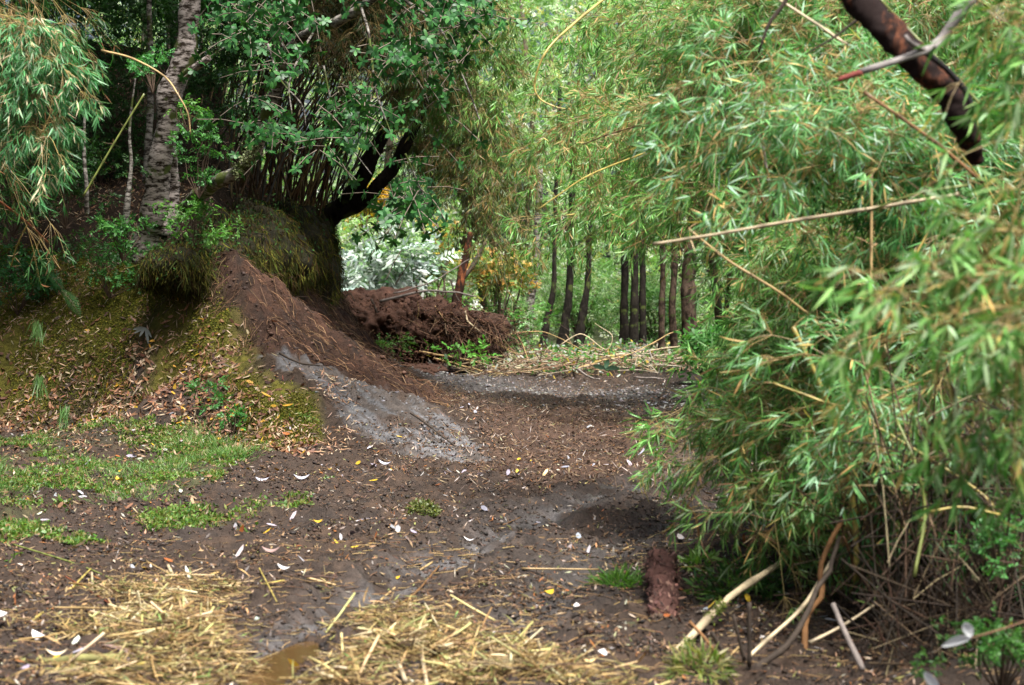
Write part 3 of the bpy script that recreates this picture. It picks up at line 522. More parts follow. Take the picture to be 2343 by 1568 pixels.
# red log, boulder, poles and stakes at lower right
def blob(mb, c, rad, C, res=48, amp=.2, sc=3, seed=1, gouge=0, axis=None, sq=1.0):
    u = np.linspace(0, 2 * np.pi, res, endpoint=False); v = np.linspace(0.001, np.pi - .001, res // 2); Ug, Vg = np.meshgrid(u, v)
    S = np.stack([np.sin(Vg) * np.cos(Ug), np.sin(Vg) * np.sin(Ug), np.cos(Vg)], -1); S = np.sign(S) * np.abs(S) ** sq
    P = S * np.array(rad); nn = fbm(P + seed * 7.7, sc, 5, seed, .55); P = P * (1 + amp * nn)[..., None]
    if axis is not None: P = P @ np.array(axis)
    P = P + c; m, k = Ug.shape; i = np.arange(k); j = np.arange(m - 1)[:, None]; q = np.stack([j * k + i, (j + 1) * k + i, (j + 1) * k + (i + 1) % k, j * k + (i + 1) % k], -1).reshape(-1, 4)
    col = np.clip(np.array(C) * (1 + .35 * fbm(P, sc * 3, 3, seed + 5))[..., None], .004, 1); mb.add(P.reshape(-1, 3), [q], col.reshape(-1, 3)); return P
mb = MB(); n = 110; a_, b_ = at(1522, 1500, 8.9), at(1514, 1285, 10.3); P = smooth_line([a_, (a_ + b_) / 2 + [.0, 0, -.01], b_], n); rr = np.interp(np.linspace(0, 1, n), [0, .03, .3, .6, .97, 1], [.03, .045, .056, .062, .066, .066])
tubes(mb, P[None], rr[None], 28, (.20, .085, .06)); V = mb.v[0]; c_ = np.repeat(np.concatenate([P[:1], P, P[-1:]]), 28, 0); q_ = V - c_; n_ = q_ / np.maximum(np.linalg.norm(q_, axis=1, keepdims=True), 1e-6); V = c_ + q_ * ((np.abs(n_[:, :1]) ** 4 + np.abs(n_[:, 2:]) ** 4 + .02) ** -.25) * [1.0, 1, .8]; mb.v[0] = V + (V - np.repeat(np.concatenate([P[:1], P, P[-1:]]), 28, 0)) * (.24 * fbm(V * [1, .35, 1], 22, 5, 4, .7))[:, None] + np.stack([.008 * noise(V, 30, s) for s in (1, 2, 3)], -1)
mb.c[0] = np.clip(np.array([.09, .042, .033]) * (1 + .4 * fbm(V * [1, .4, 1], 14, 4, 8))[:, None], .01, 1)
LOG_ = tag(mb.build('rotten_log', M_earth, smooth=False), 'crumbling red brown rotten log lying at the right edge of the track', 'log')
mb = MB(); n = 1500; i = rng.integers(0, len(V), n); P_ = V[i] + rng.normal(0, .004, (n, 3)); flat_ = nrm(P_ - c_[i]); leaves(mb, P_ + flat_ * .003, rng.normal(0, .5, (n, 3)) + [0, 1, .1], flat_ + rng.normal(0, .3, (n, 3)), U(.015, .06, n), U(.004, .016, n), pick([(.12, .055, .045), (.05, .025, .02), (.2, .11, .085), (.025, .014, .012)], n), 'quad', .1); o = mb.build('bark_flakes', M_wood); o.parent = LOG_; o['kind'] = 'stuff'
mb = MB(); blob(mb, at(1455, 1475, 9.2), (.12, .22, .10), (.075, .075, .04), 56, .35, 6, 3); tag(mb.build('boulder', M_earth, smooth=True), 'mossy grey stone left of the red log', 'stone')
cane([(1505, 1538, 8.55), (1585, 1452, 8.9), (1665, 1370, 9.25), (1740, 1318, 9.6), (1806, 1275, 9.9)], .017, .014, 'pale', 'thick pale mossy pole slanting up beside the red log', 'fallen_pole', 'pole', .5, M_cane, False, sides=12)
mb = MB(); c = np.stack([at(x, y, Y) for x, y, Y in [(1640, 1396, 9.1), (1622, 1412, 9.05), (1560, 1490, 8.7), (1575, 1470, 8.75), (1650, 1385, 9.15)]]); k = rng.integers(0, 5, 900); P = c[k] + rng.normal(0, .012, (900, 3)); leaves(mb, P, rng.normal(0, 1, (900, 3)), rng.normal(0, 1, (900, 3)), .012, .006, pick([(.09, .14, .02), (.15, .18, .04)], 900), 'quad')
tag(mb.build('moss_tuft', M_moss), 'green moss tufts clinging to the pale mossy pole', 'moss')
for a in [([(1669, 1543, 8.3), (1750, 1468, 8.5), (1832, 1393, 8.7), (1880, 1320, 8.9), (1908, 1271, 9)], .0085, .007, 'pale', 'long pale pinkish stick leaning up into the right thicket', .22),
          ([(1695, 1560, 8.2), (1783, 1484, 8.3), (1832, 1427, 8.4), (1889, 1332, 8.6), (1923, 1226, 8.8)], .016, .009, 'dark', 'curved dark root rising from the bottom right ground', -1),
          ([(1842, 1500, 8.6), (1850, 1420, 8.7), (1885, 1350, 8.8), (1880, 1260, 8.9), (1925, 1180, 9)], .015, .010, 'brown', 'mossy bent stem at the left of the right thicket', -1),
          ([(1973, 1534, 7.9), (1935, 1455, 8.0), (1904, 1382, 8.1)], .012, .01, 'grey', 'thick grey stick stub leaning left before the thicket', 0),
          ([(1851, 1471, 8.4), (1930, 1430, 8.5), (1998, 1385, 8.6)], .007, .005, 'pale', 'thin pale cane crossing low in the right thicket', .18),
          ([(1657, 1526, 8.3), (1620, 1470, 8.35), (1579, 1423, 8.4)], .007, .006, 'brown', 'brown broken stake leaning left by the pale pole', 0),
          ([(1676, 1526, 8.25), (1650, 1485, 8.3), (1627, 1446, 8.3)], .009, .008, 'dark', 'black short stake beside the brown broken stake', 0),
          ([(1714, 1526, 8.2), (1713, 1450, 8.2), (1714, 1378, 8.2)], .0095, .008, 'dark', 'upright black stake below the drooping bamboo spray', 0),
          ([(1703, 1511, 8.3), (1690, 1460, 8.3), (1676, 1404, 8.3)], .008, .006, 'dark', 'dark stake between the two black stakes', 0),
          ([(1590, 1575, 8.2), (1640, 1530, 8.3), (1690, 1480, 8.5)], .005, .004, 'tan', 'thin tan cane at the foot of the stakes', .2),
          ([(1600, 1240, 10.5), (1590, 1180, 10.5), (1566, 1150, 10.5)], .005, .004, 'brown', 'bent brown twig at the edge of the track under the bamboo', 0)]:
    cane(a[0], a[1], a[2], a[3], a[4], 'stick', 'stick', max(a[5], 0), None, False, wob=(.004, 0, .022)[int(np.sign(a[5]))])

# ------------------------------------------------------------------ bamboo
def twigs(mbL, mbT, O, D0, n_sub, Lt, Ll, Wl, cols, colp, droop, nl=6, dead=0.0):
    """fans of leafy twigs: O (n,3) origins, D0 (n,3) directions"""
    n = len(O) * n_sub; O = np.repeat(O, n_sub, 0); D = nrm(np.repeat(D0, n_sub, 0) + rng.normal(0, .5, (n, 3))); L = U(.3, 1.0, n)[:, None] * Lt
    g = np.array([0, 0, -1.]) * droop
    p1 = O + D * L * .5 + g * L * .15; p2 = O + D * L + g * L * .55; tubes(mbT, np.stack([O, p1, p2], 1), np.stack([np.full(n, .0016), np.full(n, .0012), np.full(n, .0007)], 1), 3, jit((.28, .2, .07), n), False)
    td = nrm(p2 - p1); k = nl; t = U(.7, 1.05, (n, k)).reshape(-1, 1); A = np.repeat(p1, k, 0); B = np.repeat(p2, k, 0); P = A + (B - A) * (t * 1.1 - .1)
    tdr = np.repeat(td, k, 0); m = n * k; LD = nrm(tdr * .75 + nrm(rng.normal(0, 1, (m, 3))) * .6 + g * .14); LN = rng.normal(0, .8, (m, 3)) + [0, -.3, .8]
    ll = U(.45, 1.3, m) * Ll; tone = np.repeat(U(.75, 1.3, (n, 1)), k, 0); C = pick(cols, m, p=colp, v=.2) * tone
    leaves(mbL, P, LD, LN, ll, U(.65, 1.25, m) * Wl, np.clip(C, .004, .8), 'lance', rng.exponential(.28, m))
BC = [(.065, .175, .035), (.12, .30, .055), (.22, .43, .105), (.35, .51, .26), (.52, .37, .12), (.28, .17, .08)]
BP = [.27, .29, .2, .13, .055, .055]
def bamboo(label, root, tips, cols=BC, colp=BP, leafy=.58, Lt=.17, Ll=.085, Wl=.0068, dens=1.0, r=.008, cc='yellow', droop=.7, nsub=7, nl=7, name='bamboo', cat='bamboo', lift=.5, group=None, mid=None):
    root = np.array(root, float); t = thing(name, label, cat, root, group); L_ = MB(); T_ = MB(); cols = np.asarray(cols) * U(.8, 1.2) * U(.93, 1.07, 3)
    for tp in tips:
        tip = at(*tp[:3]); r_ = root + rng.normal(0, .12, 3) * [1, 1, 0]; h = np.linalg.norm(tip - r_)
        top = max(tip[2], r_[2]) + lift * h * .45; c1 = r_ + (tip - r_) * .22; c1[2] = r_[2] + (top - r_[2]) * .8; c2 = r_ + (tip - r_) * .68; c2[2] = top
        s = np.linspace(0, 1, 40)[:, None]; P = (1 - s) ** 3 * r_ + 3 * (1 - s) ** 2 * s * c1 + 3 * (1 - s) * s ** 2 * c2 + s ** 3 * tip
        L = np.linalg.norm(np.diff(P, axis=0), axis=1).sum(); cm = MB(); cane_mesh(cm, P[::2], r * U(.8, 1.2), r * .25, np.array(CANEC[cc]) * U(.7, 1.15), .17, 6)
        cm.build('culm', M_cane, t, smooth=True)
        nn = max(3, int(L * leafy / .098 * dens)); u = np.linspace(1 - leafy, 1, nn) * 39; i = np.minimum(u.astype(int), 38); f = (u - i)[:, None]; O = P[i] * (1 - f) + P[i + 1] * f
        D = nrm(P[i + 1] - P[i]) * .5 + rng.normal(0, .7, (nn, 3)) + [0, 0, .1]
        # side branches carrying the fans
        m = 3; Ob = np.repeat(O, m, 0); Db = nrm(np.repeat(D, m, 0) + rng.normal(0, .8, (nn * m, 3))); Lb = U(.05, 1, (nn * m, 1)) * Lt * 1.9; E = Ob + Db * Lb + np.array([0, 0, -1.]) * Lb * .3 * droop
        tubes(T_, np.stack([Ob, (Ob + E) / 2 + [0, 0, .02], E], 1), .0018, 3, jit((.3, .22, .08), nn * m), False)
        twigs(L_, T_, E, Db, nsub, Lt, Ll, Wl, cols, colp, droop, nl)
        bt = O[U(0, 1, nn) < .35]; m2 = len(bt) * 26; dd = nrm(rng.normal(0, 1, (m2, 3)) + [-.3, 0, -.1])
        leaves(L_, np.repeat(bt, 26, 0) + dd * .01, dd, rng.normal(0, 1, (m2, 3)), U(.03, .12, m2), .0028, pick([(.3, .17, .08), (.42, .3, .17), (.16, .08, .04)], m2), 'lance', .2)
    L_.build('foliage', M_leafy, t); T_.build('twigs', M_cane, t)['kind'] = 'stuff'; return t
def gz(x, y): return (x, y, float(height(np.array([x]), np.array([y]))[0]))

# near right mass, from the foreground back
NEAR = [(.08, .22, .045), (.14, .34, .08), (.22, .43, .13), (.36, .52, .3), (.48, .36, .12)]; NP = [.28, .32, .2, .14, .06]
bamboo('nearest bamboo with large blurred leaves along the right edge', gz(2.0, 5.6), [(2080, 690, 5.6), (2180, 580, 5.8), (2310, 460, 5.6), (2140, 760, 5.5), (2330, 800, 5.4), (2260, 640, 5.7)], NEAR, NP, .5, .13, .085, .0100, .9, .008, 'yellow', 1.0, 4, 5, lift=.3)
bamboo('bamboo with blurred leaves in the top right corner', gz(2.3, 6.8), [(2310, 60, 6.6), (2350, 180, 6.5), (2340, 340, 6.4), (2350, 20, 6.8)], NEAR, NP, .45, .14, .085, .010, .7, .008, 'yellow', 1.0, 4, 5, lift=.25)
bamboo('low bamboo with blurred leaves at right above the white flower plant', gz(2.1, 6.2), [(2300, 1010, 6.0), (2190, 930, 6.0), (2320, 1130, 6.1)], NEAR, NP, .4, .12, .08, .0095, .7, .007, 'green', 1.1, 4, 5, lift=.25)
bamboo('bamboo whose lowest spray hangs straight down beside the red log', gz(2.3, 10.5), [(1720, 1130, 9.6), (1735, 1220, 9.5), (1670, 1050, 9.8), (1680, 940, 10), (1780, 1130, 9.6), (1650, 980, 10.2), (1730, 980, 9.7)], dens=1.1, lift=.42)
bamboo('bamboo with broad pale spray overhanging the track edge at mid height', gz(2.6, 12), [(1600, 930, 11.2), (1640, 880, 11), (1730, 800, 11), (1620, 960, 11.4), (1760, 880, 10.8), (1640, 1000, 10.8), (1650, 1060, 10.8)], dens=1.1, lift=.45)
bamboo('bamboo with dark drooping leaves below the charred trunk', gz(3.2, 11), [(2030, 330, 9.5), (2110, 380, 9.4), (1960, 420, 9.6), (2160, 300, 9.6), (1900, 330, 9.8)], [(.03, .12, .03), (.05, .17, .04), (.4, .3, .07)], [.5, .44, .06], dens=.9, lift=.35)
bamboo('bamboo with pale sprays reaching furthest left at head height', gz(2.9, 13), [(1550, 510, 11.8), (1530, 400, 12), (1490, 310, 12.2), (1570, 290, 12), (1630, 430, 11.6), (1570, 480, 11.8)], BC, BP, dens=1.1, lift=.35)
bamboo('bamboo with brown tufted joints pointing left over the track', gz(3.0, 14.5), [(1250, 310, 14), (1330, 330, 13.8), (1420, 290, 13.6), (1500, 260, 13.4)], [(.1, .2, .05), (.14, .26, .07), (.3, .17, .07), (.45, .33, .14)], [.35, .3, .2, .15], dens=.75, lift=.3)
bamboo('tall bamboo with bright tips under the top edge right of centre', gz(3.1, 12.5), [(1500, 180, 12), (1590, 120, 11.8), (1660, 40, 11.6), (1720, 150, 11.6), (1640, 230, 11.6), (1560, 30, 12)], dens=.95, lift=.3)
bamboo('bamboo filling the middle of the right thicket', gz(3.2, 11.5), [(1850, 620, 10.4), (1780, 560, 10.6), (1900, 720, 10.2), (1990, 640, 10.2), (1820, 760, 10.4), (2060, 560, 10.4), (1800, 700, 10.6)], dens=1.0, lift=.4)
bamboo('lower bamboo behind the thick yellow broken cane', gz(2.8, 10.8), [(1850, 880, 9.9), (1940, 960, 9.7), (1800, 1020, 9.9), (1990, 860, 9.8), (1860, 1050, 9.7), (2050, 940, 9.6), (2080, 830, 9.8)], dens=.95, lift=.42)
bamboo('shaded bamboo low in the right thicket above the sticks', gz(2.6, 9.8), [(1950, 1100, 9), (2060, 1090, 8.9), (2150, 1130, 8.9), (2250, 1060, 8.8), (2010, 1180, 8.9), (2230, 1200, 8.8)], [(.03, .1, .03), (.05, .15, .04), (.1, .2, .06), (.3, .2, .07)], [.4, .35, .15, .1], dens=.75, lift=.4)  # leaf greens darkened to paint the shade low in the thicket
bamboo('bamboo behind the grey branch near the top right', gz(3.8, 12.5), [(1790, 90, 11.5), (1880, 40, 11.4), (1850, 230, 11.3), (1950, 130, 11.3), (2080, 30, 11.3), (1980, 250, 11.2), (1730, 330, 11.8)], dens=1.0, lift=.3)
bamboo('bamboo in the right thicket level with the pale bare cane', gz(3.4, 12.4), [(1700, 440, 11.6), (1830, 420, 11.4), (1950, 500, 11.2), (2050, 440, 11.2), (1770, 350, 11.6), (1730, 560, 11.6)], dens=1.0, lift=.35)
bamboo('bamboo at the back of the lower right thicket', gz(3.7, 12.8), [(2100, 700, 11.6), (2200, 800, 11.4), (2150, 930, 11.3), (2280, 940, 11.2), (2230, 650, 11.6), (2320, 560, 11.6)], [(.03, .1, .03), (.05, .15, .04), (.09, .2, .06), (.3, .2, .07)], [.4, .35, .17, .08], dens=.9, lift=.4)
bamboo('slender bamboo between the pale bare cane and the thick yellow broken cane', gz(3.6, 12), [(1720, 600, 10.8), (1800, 640, 10.8), (1880, 560, 10.6), (1950, 700, 10.6), (1770, 760, 10.8), (1810, 860, 10.6)], dens=1.1, lift=.4)
bamboo('bright bamboo leaning in front of the upper middle thicket', gz(2.7, 9.8), [(1640, 330, 9.2), (1740, 430, 9.2), (1850, 300, 9.0), (1560, 200, 9.4), (1700, 230, 9.3)], [(.1, .27, .08), (.16, .36, .12), (.3, .46, .3), (.48, .33, .12)], [.35, .35, .2, .1], dens=.8, lift=.3)
bamboo('bright bamboo spreading in front of the lower middle thicket', gz(2.6, 9.4), [(1900, 820, 8.7), (1990, 930, 8.7), (2080, 880, 8.6), (1840, 980, 8.8), (1950, 1060, 8.7)], [(.1, .27, .08), (.16, .36, .12), (.3, .46, .3), (.48, .33, .12)], [.35, .35, .2, .1], dens=.8, lift=.35)
# further back on the right of the track
for lab, x, y, tips, dn in [
 ('bamboo behind the trio of dark trunks at the track edge', 3.6, 22, [(1700, 480, 20), (1720, 600, 20), (1760, 560, 20.5), (1720, 690, 20), (1760, 720, 20)], .8),
 ('bamboo arching overhead right of the thin yellow hoop cane', 4.2, 21, [(1480, 60, 19.5), (1550, 160, 19.5), (1420, 150, 20), (1620, 60, 19.5), (1500, 240, 19.8)], .8),
 ('bamboo whose tips hang above the slim background trunks', 4.0, 24, [(1330, 470, 22), (1390, 440, 22), (1280, 500, 22.5), (1450, 460, 22), (1370, 300, 22), (1270, 380, 23)], .8),
 ('bamboo high in the middle behind the hoop cane', 4.4, 25, [(1300, 60, 23), (1370, 160, 23), (1260, 160, 23.5), (1420, 40, 23), (1320, 250, 23)], .8),
 ('bamboo on the right beyond the first thicket at trunk height', 4.4, 19, [(1760, 640, 17.5), (1800, 700, 17.5), (1750, 500, 17.8), (1880, 560, 17.6), (1740, 780, 17.2)], .8),
 ('bamboo deep in the right thicket near the top', 5.0, 18, [(1750, 200, 16.8), (1880, 120, 16.8), (2000, 220, 16.8), (2120, 120, 16.8), (1900, 330, 16.8)], .8),
 ('bamboo deep in the right thicket behind the middle', 5.2, 17, [(2000, 500, 15.8), (2120, 600, 15.6), (2250, 450, 15.6), (2200, 260, 15.8), (2080, 780, 15.6)], .8)]:
    bamboo(lab, gz(x, y), tips, BC, BP, .55, .26, .11, .011, dn, .011, 'green', 1.0, 6, 6, lift=.3)
# over the left bank
OL = [(.06, .1, .025), (.09, .15, .03), (.13, .19, .05), (.2, .13, .05), (.28, .18, .06), (.14, .2, .12)]; OP = [.28, .26, .12, .14, .08, .12]
bamboo('olive bamboo curtain hanging to the right of the forked dark trunk', (-2.6, 30.5, 2.2), [(1130, 460, 27), (1170, 540, 27), (1200, 480, 27), (1120, 380, 27.3), (1220, 400, 27), (1120, 280, 27.5), (1180, 300, 27.2), (1140, 570, 26.8)], OL, OP, .5, .2, .12, .009, 1.1, .011, 'tan', 1.6, 6, 6, lift=.75)
bamboo('bamboo curtain under the top edge left of the hoop cane', (-2.9, 28.5, 2.3), [(1060, 80, 24.5), (1140, 130, 24.5), (1040, 120, 24.8), (1180, 60, 24.5), (1220, 200, 24.5), (1100, 240, 24.6), (1160, 330, 24.5), (1030, 20, 24.8)], [(.07, .15, .03), (.11, .22, .045), (.17, .27, .08), (.25, .17, .06)], [.3, .35, .2, .15], .5, .2, .11, .010, 1.1, .011, 'tan', 1.4, 6, 6, lift=.6)
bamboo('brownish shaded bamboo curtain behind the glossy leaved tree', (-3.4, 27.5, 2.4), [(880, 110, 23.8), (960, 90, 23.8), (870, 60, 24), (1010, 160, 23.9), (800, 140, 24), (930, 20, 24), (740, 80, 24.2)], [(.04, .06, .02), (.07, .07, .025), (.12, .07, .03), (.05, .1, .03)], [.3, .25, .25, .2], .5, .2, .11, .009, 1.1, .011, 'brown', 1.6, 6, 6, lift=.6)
bamboo('pale drooping bamboo spray high on the left', (-4.6, 14.2, 1.6), [(130, 100, 13), (90, 150, 13), (150, 160, 12.9), (40, 90, 13.1), (120, 230, 12.9), (110, 310, 12.9), (70, 70, 13)], [(.05, .17, .06), (.09, .25, .10), (.2, .32, .2), (.5, .42, .28)], [.4, .3, .17, .13], .33, .11, .085, .0085, 1.6, .008, 'yellow', 1.5, 6, 7, lift=.35)
bamboo('dark bamboo filling the far left edge behind the pale spray', (-6.2, 19, 1.5), [(0, 220, 17), (-40, 120, 17), (20, 20, 17.2), (120, 0, 17.2), (0, 360, 17)], [(.03, .1, .025), (.05, .14, .035), (.09, .18, .05), (.2, .1, .04)], [.4, .33, .15, .12], .55, .3, .1, .011, .8, .008, 'brown', 1.3, 6, 6, lift=.4)

# bamboo thickets: bare canes close together
def thicket(label, n, foot, top, cols, r=(.009, .016), name='cane_thicket', jitt=.12):
    foot = [np.array(f) for f in foot]; t = thing(name, label, 'bamboo', tuple(foot[0]))
    for k in range(n):
        u = U(0, 1); f = foot[0] * (1 - u) + foot[-1] * u + rng.normal(0, jitt, 3) * [1, 2.5, .4]; f[2] -= .1
        q = (1 - u) * U(.6, 1) + U(0, .2); a = np.array(top[0]); b = np.array(top[-1]); e = a * (1 - u) + b * u + rng.normal(0, .22, 3) * [1, 1.5, 1]
        m = (f + e) / 2 + [U(-.28, .05), 0, U(-.1, .2)]; mb = MB(); rr = U(*r); cane_mesh(mb, [f, m, e], rr, rr * .6, np.array(CANEC[cols[rng.integers(len(cols))]]) * U(.3, .8), .22, 5); mb.build('culm', M_cane, t, smooth=True)  # cane tones scaled down, painting thicket shade into the colour
    return t
thicket('dense stand of leaning bare brown canes on top of the bank', 95, [at(540, 470, 26.2), at(760, 475, 29.5)], [at(610, 120, 26), at(900, 210, 28.5)], ['brown', 'tan', 'brown', 'grey'], (.010, .017))
thicket('darker bare canes behind the stand on the bank', 50, [at(480, 460, 28), at(640, 470, 31)], [at(480, 60, 28), at(760, 120, 31)], ['brown', 'dark', 'tan'], (.010, .016))
thicket('dead brown cane stems standing close in the lower right thicket', 95, [np.array(gz(1.75, 9.2)), np.array(gz(2.9, 9.6))], [at(1930, 1130, 9.2), at(2300, 980, 9.5)], ['brown', 'dark', 'grey', 'tan', 'brown'], (.004, .009), jitt=.1)

# loose canes and twigs standing out of the right thicket
for a in [([(1494, 559, 8.2), (1642, 536, 8.1), (1794, 509, 8), (1984, 479, 7.9), (2193, 445, 7.8)], .0055, .0065, 'pale', 'long straight pale bare cane poking left out of the right thicket', 'cane'),
 ([(1984, 485, 7.9), (2075, 450, 7.8), (2140, 435, 7.8), (2215, 424, 7.8)], .004, .005, 'green', 'green cane just above the long pale bare cane', 'cane'),
 ([(1975, 211, 7.4), (2040, 255, 7.4), (2098, 296, 7.4), (2160, 342, 7.4), (2250, 420, 7.4)], .006, .0055, 'brown', 'brown bare cane running down right below the charred trunk', 'cane'),
 ([(1404, -20, 14.5), (1313, 54, 14.2), (1250, 117, 14), (1223, 188, 14), (1233, 225, 14), (1270, 245, 14), (1307, 252, 14)], .009, .004, 'yellow', 'thin yellow cane bent into a hoop under the top edge', 'cane'),
 ([(1574, 524, 9), (1665, 596, 9), (1775, 664, 9), (1850, 720, 9.1)], .0055, .0055, 'tan', 'tan cane slanting down right below the long pale cane', 'cane'),
 ([(1813, 748, 9), (1863, 851, 9), (1908, 965, 9), (1935, 1060, 9), (1955, 1180, 9), (1960, 1330, 9)], .009, .012, 'yellow', 'thick yellow broken cane rising from the middle of the right thicket', 'cane'),
 ([(2022, 786, 8.6), (2075, 626, 8.6), (2125, 527, 8.6), (2150, 470, 8.6)], .005, .004, 'yellow', 'upright yellow cane right of the middle of the thicket', 'cane'),
 ([(1768, 877, 8.8), (1870, 915, 8.8), (1977, 961, 8.7), (2212, 1105, 8.5), (2289, 1176, 8.4)], .005, .006, 'yellow', 'long yellow cane running down right through the thicket', 'cane'),
 ([(1993, 400, 9), (1992, 620, 9), (1985, 900, 9), (1980, 1150, 9.1)], .006, .008, 'tan', 'straight upright tan cane in the right thicket', 'cane'),
 ([(2091, 1320, 8), (2115, 1170, 8.1), (2091, 1055, 8.1), (2050, 960, 8.2)], .007, .005, 'green', 'upright green cane above the white leaved plant', 'cane'),
 ([(2124, 1172, 7.8), (2200, 1160, 7.8), (2289, 1178, 7.8)], .0045, .004, 'yellow', 'short arched yellow cane low at the right', 'cane'),
 ([(1887, 1135, 8.8), (1960, 1112, 8.7), (2050, 1118, 8.7), (2120, 1140, 8.7)], .0045, .004, 'tan', 'level tan cane across the lower right thicket', 'cane'),
 ([(1680, 266, 10), (1718, 361, 10), (1756, 509, 10)], .007, .007, 'brown', 'brown jointed cane hanging down to the pale bare cane', 'cane'),
 ([(1738, 290, 10.2), (1752, 380, 10.2), (1770, 500, 10.2)], .008, .008, 'grey', 'grey lichened stem behind the brown jointed cane', 'stem'),
 ([(1610, 236, 10), (1604, 300, 10), (1583, 395, 10)], .006, .004, 'tan', 'pale dry twisted stem near the bright bamboo tips', 'stem'),
 ([(1490, 280, 12), (1400, 305, 12.3), (1335, 330, 12.8)], .006, .004, 'tan', 'tan cane along the brown tufted joints', 'cane'),
 ([(1475, 350, 12), (1350, 400, 12), (1280, 445, 12), (1230, 480, 12)], .005, .003, 'yellow', 'yellow twig slanting down left above the background trunks', 'twig'),
 ([(232, 116, 13.5), (302, 134, 13.4), (376, 175, 13.3), (410, 222, 13.2), (430, 262, 13.2), (436, 309, 13.2)], .007, .003, 'tan', 'orange brown cane bowing right from the pale bamboo spray', 'cane'),
 ([(330, 215, 18), (260, 330, 18), (190, 450, 18)], .008, .009, 'green', 'yellow green cane slanting behind the pale bamboo spray', 'cane'),
 ([(0, 250, 14), (-60, 230, 14)], .01, .01, 'brown', 'brown stub at the left edge under the pale bamboo spray', 'stem'),
 ([(-30, 440, 17), (50, 500, 17.5), (110, 555, 18.5)], .010, .009, 'red', 'red brown cane lying down the left slope', 'cane'),
 ([(70, 500, 19.5), (40, 560, 19.8), (25, 610, 20)], .006, .006, 'yellow', 'thin yellow cane leaning on the left slope', 'cane'),
 ([(70, 505, 19.5), (100, 560, 19.8), (140, 620, 20)], .006, .006, 'tan', 'second thin cane crossing the yellow one on the left slope', 'cane'),
 ([(1767, -10, 8.5), (1870, 57, 8.4), (1938, 103, 8.3)], .005, .005, 'pale', 'pale cane crossing behind the black twig at the top', 'cane'),
 ([(2005, -10, 7.9), (2080, 70, 7.9), (2160, 150, 7.8), (2260, 260, 7.8)], .005, .005, 'green', 'green cane passing behind the charred trunk', 'cane')]:
    cane(a[0], a[1], a[2], a[3], a[4], a[5], a[5], .16 if a[5] == 'cane' else 0, None, False)

# ------------------------------------------------------------------ trunks
def trunk_mesh(pts, r, sides=18, n=60, amp=.16, sc=6, flare=0):
    mb = MB(); P = smooth_line(pts, n); rr = np.interp(np.linspace(0, 1, n), np.linspace(0, 1, len(r)), r); P = P + np.stack([noise(P, 2.2, s) for s in (4, 5, 6)], -1) * np.array(r).mean() * .22
    tubes(mb, P[None], rr[None], sides, (.1, .08, .06)); V = mb.v[0]; c = np.repeat(np.concatenate([P[:1], P, P[-1:]]), sides, 0); mb.v[0] = V + (V - c) * (amp * fbm(V, sc, 4, 3))[:, None]; return mb
def crown_leaves(mb, centres, rad, n, L, W, cols, colp=None, kind='quad', nl=9, flat=.6):
    """clumps of small sprays about the given centres"""
    k = rng.integers(0, len(centres), n); rad = np.broadcast_to(rad, (len(centres),)); d = nrm(rng.normal(0, 1, (n, 3))) * U(.15, 1, (n, 1)) ** .5
    O = centres[k] + d * rad[k][:, None] * [1, 1, flat]; D = nrm(d + rng.normal(0, .7, (n, 3)) + [0, 0, -.15]); m = n * nl; tl = np.repeat(U(.5, 1, n), nl)[:, None] * L * 3.2
    t = np.tile(np.linspace(.1, 1, nl), n)[:, None]; sgn = np.tile(np.where(np.arange(nl) % 2 == 0, 1., -1.), n)[:, None]; Dr = np.repeat(D, nl, 0); N = np.repeat(nrm(rng.normal(0, .5, (n, 3)) + [0, 0, 1]), nl, 0); S = np.cross(Dr, N)
    P = np.repeat(O, nl, 0) + Dr * t * tl; ct = np.clip(pick(cols, n, p=colp, v=.3), .004, .8)
    leaves(mb, P, Dr * .6 + S * sgn + rng.normal(0, .25, (m, 3)), N + rng.normal(0, .35, (m, 3)), U(.7, 1.2, m) * L, U(.7, 1.2, m) * W, np.clip(np.repeat(ct, nl, 0) * U(.8, 1.2, (m, 1)), .003, .8), kind, .15)
SHADED = [(.025, .07, .02), (.035, .10, .028), (.05, .13, .035)]  # leaf greens darkened to carry the deep shade of the left side
def tree(label, pts, r, mt, name='tree', cat='tree', limbs=(), crown=None, amp=.16, sides=18, n=60, group=None, lcol=None):
    P = w3(pts); t = thing(name, label, cat, tuple(P[0]), group); trunk_mesh(P, r, sides, n * (3 if mt is M_rbark else 1), amp, 17 if mt is M_rbark else 6).build('trunk', mt, t, smooth=True)
    for lp, lr in limbs: trunk_mesh(w3(lp), lr, 10, 30, amp).build('limb', mt, t, smooth=True)
    if crown: mb = MB(); crown(mb); mb.build('crown', lcol or M_soft, t)
    return t
def crown_at(x0, x1, y0, y1, z0, z1, nc, r, n, L, W, cols, colp=None, kind='quad'):
    def f(mb): crown_leaves(mb, np.stack([U(x0, x1, nc), U(y0, y1, nc), U(z0, z1, nc)], -1), U(r * .6, r * 1.2, nc), n, L, W, cols, colp, kind)
    return f
